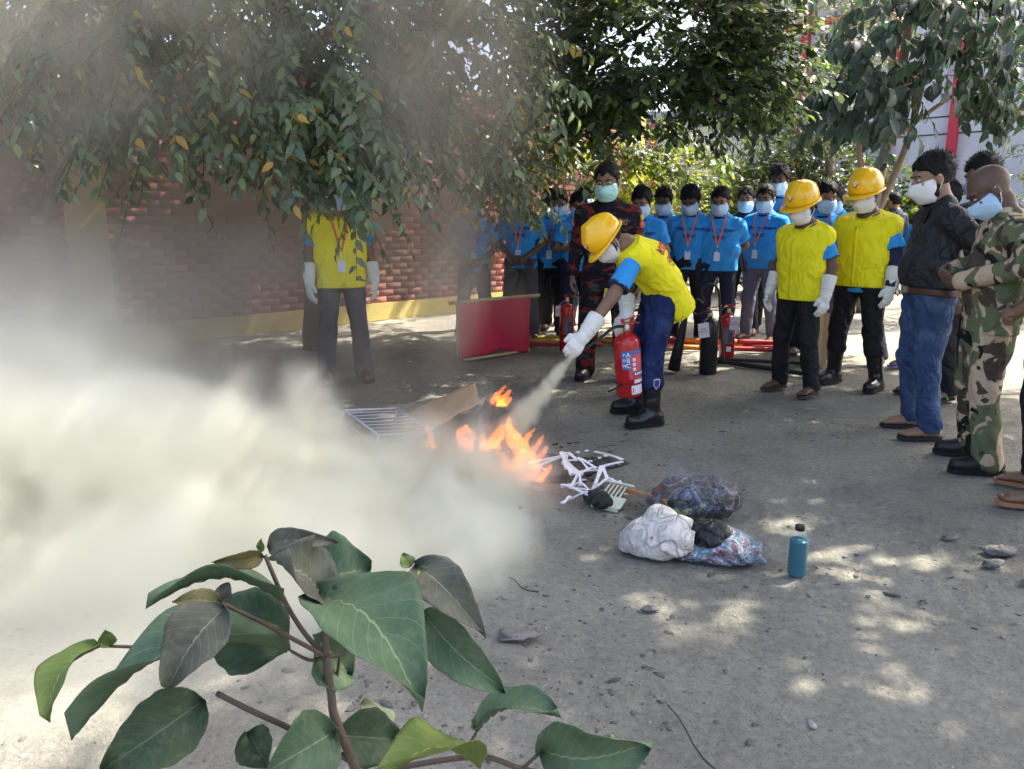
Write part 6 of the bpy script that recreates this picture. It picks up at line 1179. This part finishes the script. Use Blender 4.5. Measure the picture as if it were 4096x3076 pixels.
# ---------------------------------------------------------------- smoke and powder
def gvolume(name, label, lo, hi, res, mat, build, kind='stuff'):
    ng = bpy.data.node_groups.new(name, 'GeometryNodeTree'); ng.interface.new_socket('Geometry', in_out='INPUT', socket_type='NodeSocketGeometry'); ng.interface.new_socket('Geometry', in_out='OUTPUT', socket_type='NodeSocketGeometry'); N = ng.nodes; L = ng.links
    def put(sock, q):
        if isinstance(q, (int, float)): sock.default_value = q
        elif isinstance(q, (tuple, list, np.ndarray)): sock.default_value = tuple(map(float, q))
        else: L.new(q, sock)
    def ma(op, a, b=None, clamp=False):
        x = N.new('ShaderNodeMath'); x.operation = op; x.use_clamp = clamp; put(x.inputs[0], a)
        if b is not None: put(x.inputs[1], b)
        return x.outputs[0]
    def vm(op, a, b=None, out=0):
        x = N.new('ShaderNodeVectorMath'); x.operation = op; put(x.inputs[0], a)
        if b is not None: put(x.inputs[3 if op == 'SCALE' else 1], b)
        return x.outputs[out]
    def ss(x, a, b, c=0., d=1.):
        m = N.new('ShaderNodeMapRange'); m.interpolation_type = 'SMOOTHSTEP'; put(m.inputs[0], x)
        for i, q in enumerate((a, b, c, d)): m.inputs[i + 1].default_value = q
        return m.outputs[0]
    def noise(vec, sc, det=3., rough=.55, dist=0.):
        n = N.new('ShaderNodeTexNoise'); put(n.inputs['Vector'], vec); n.inputs['Scale'].default_value = sc; n.inputs['Detail'].default_value = det; n.inputs['Roughness'].default_value = rough; n.inputs['Distortion'].default_value = dist; return n
    pos = N.new('GeometryNodeInputPosition').outputs[0]; dens = build(pos, ma, vm, ss, noise)
    vc = N.new('GeometryNodeVolumeCube'); L.new(dens, vc.inputs['Density']); vc.inputs['Min'].default_value = lo; vc.inputs['Max'].default_value = hi
    for k, q in zip(('Resolution X', 'Resolution Y', 'Resolution Z'), range(3)): vc.inputs[k].default_value = max(4, int((hi[q] - lo[q]) / res))
    sm = N.new('GeometryNodeSetMaterial'); sm.inputs['Material'].default_value = mat; L.new(vc.outputs[0], sm.inputs[0]); go = N.new('NodeGroupOutput'); L.new(sm.outputs[0], go.inputs[0])
    c = (np.array(lo) + np.array(hi)) / 2; o = MB().box(c, np.array(hi) - np.array(lo)).build(name, mat); md = o.modifiers.new('volume', 'NODES'); md.node_group = ng; tag(o, label, kind=kind); return o
def vol_mat(name, col, dens, aniso=.25):
    m = bpy.data.materials.new(name); m.use_nodes = True; N = m.node_tree.nodes; L = m.node_tree.links; N.remove(N['Principled BSDF'])
    pv = N.new('ShaderNodeVolumePrincipled'); pv.inputs['Color'].default_value = (*col, 1); pv.inputs['Density'].default_value = dens; pv.inputs['Anisotropy'].default_value = aniso; L.new(pv.outputs[0], N['Material Output'].inputs['Volume']); return m
BLOBS_DENSE = [((-1.0, 3.55, .0), (1.05, .70, .38), 18), ((-2.0, 3.5, .06), (1.4, 1.0, .55), 11), ((-.30, 3.45, .0), (.56, .45, .21), 15), ((-2.9, 3.1, .15), (1.2, 1.3, .72), 8), ((-1.3, 2.9, .0), (1.2, .7, .28), 9), ((-.48, 3.05, .0), (.58, .5, .19), 12), ((-2.6, 4.5, .2), (1.1, .9, .65), 3.0), ((-1.5, 2.3, .0), (1.3, .7, .30), 1.6), ((-3.2, 4.0, .7), (1.2, 1.2, .7), .6)]
BLOBS_THIN = [((-2.7, 5.2, .7), (1.6, 1.5, 1.0), 1.2), ((-1.3, 5.0, .30), (1.2, .9, .55), .5), ((-1.45, 5.3, .9), (.9, .6, .9), .9), ((-.45, 5.7, .85), (.45, .8, .9), .9), ((-.5, 6.7, 1.4), (.7, .8, .9), .9), ((-.6, 6.6, 2.5), (.9, .8, 1.0), .8), ((-2.3, 7.3, 1.3), (2.0, 1.2, 1.3), 1.5), ((-4.0, 6.6, 1.5), (1.7, 1.6, 1.6), .6), ((-2.7, 5.0, 2.4), (1.9, .8, 1.0), 1.4), ((-.4, 5.2, 2.4), (.9, .7, 1.3), 1.3), ((-1.6, 5.0, 2.9), (1.3, .7, .9), .8), ((-3.8, 4.6, 1.2), (1.4, 1.3, 1.1), .55), ((-.05, 7.6, .5), (.6, .6, .5), .6), ((-1.3, 8.2, 1.5), (1.5, .9, 1.3), 2.6)]
def cloud(B, e1, e0, k, mod):
    def build(pos, ma, vm, ss, noise):
        nz = noise(pos, 1.1, 2., .5); wv = vm('SUBTRACT', nz.outputs['Color'], (.5, .5, .5)); p = vm('ADD', pos, vm('SCALE', wv, .55))
        n1 = noise(pos, 1.9, 3., .55, .3).outputs['Fac']; n2 = noise(pos, 5.0, 3., .6, .3).outputs['Fac']
        er = ma('ADD', ma('MULTIPLY', ma('SUBTRACT', n1, .5), 1.6), ma('MULTIPLY', ma('SUBTRACT', n2, .5), .8)); s = None
        for c, r_, a in B:
            l = ma('ADD', vm('LENGTH', vm('DIVIDE', vm('SUBTRACT', p, c), r_), None, 1), ma('MULTIPLY', er, k)); d = ma('MULTIPLY', ss(l, e1, e0), a); s = d if s is None else ma('ADD', s, d)
        return ma('MULTIPLY', s, ss(ma('ADD', n1, ma('MULTIPLY', n2, .35)), .48, .86, mod[0], mod[1]))
    return build
gvolume('powder_cloud', 'bank of pale cream extinguisher powder on the ground at the left', (-5.0, 1.5, -.02), (.75, 5.9, 1.9), .05, vol_mat('powder_cloud_volume', (.950, .938, .845), 1.0), cloud(BLOBS_DENSE, 1.12, .45, 1.05, (.5, 1.35)))
gvolume('smoke', 'thin brownish smoke drifting over the wall and trees at the left', (-5.2, 3.0, -.02), (.75, 8.6, 4.2), .06, vol_mat('smoke_volume', (.66, .60, .54), 1.0), cloud(BLOBS_THIN, 1.0, .0, .4, (.12, 1.8)))
JA, JB = V3(.395, 4.695, .555), V3(-.06, 4.40, .06); JD = nrm(JB - JA); JL = float(np.linalg.norm(JB - JA))
def jet_build(pos, ma, vm, ss, noise):
    q = vm('SUBTRACT', pos, tuple(JA)); t = ma('DIVIDE', vm('DOT_PRODUCT', q, tuple(JD), 1), JL); along = vm('SCALE', tuple(JD), ma('MULTIPLY', t, JL)); rad = ma('ADD', ma('MULTIPLY', t, .11), .010); l = ma('DIVIDE', vm('LENGTH', vm('SUBTRACT', q, along), None, 1), rad)
    n = noise(pos, 16., 3., .6, .3).outputs['Fac']; l = ma('ADD', l, ma('MULTIPLY', ma('SUBTRACT', noise(pos, 11., 3., .6, .4).outputs['Fac'], .5), 1.6)); d = ma('MULTIPLY', ss(l, 1.25, .1), ss(n, .3, .62, .3, 1.)); d = ma('MULTIPLY', d, ss(t, -.01, .02)); d = ma('MULTIPLY', d, ss(t, 1.12, .75)); return ma('MULTIPLY', d, ma('DIVIDE', 3.4, ma('ADD', rad, .012)))
gvolume('powder_jet', 'jet of pale powder shooting from the extinguisher nozzle', (-.25, 4.2, -.02), (.46, 4.85, .62), .011, vol_mat('powder_volume', (.97, .96, .84), 1.1), jet_build)
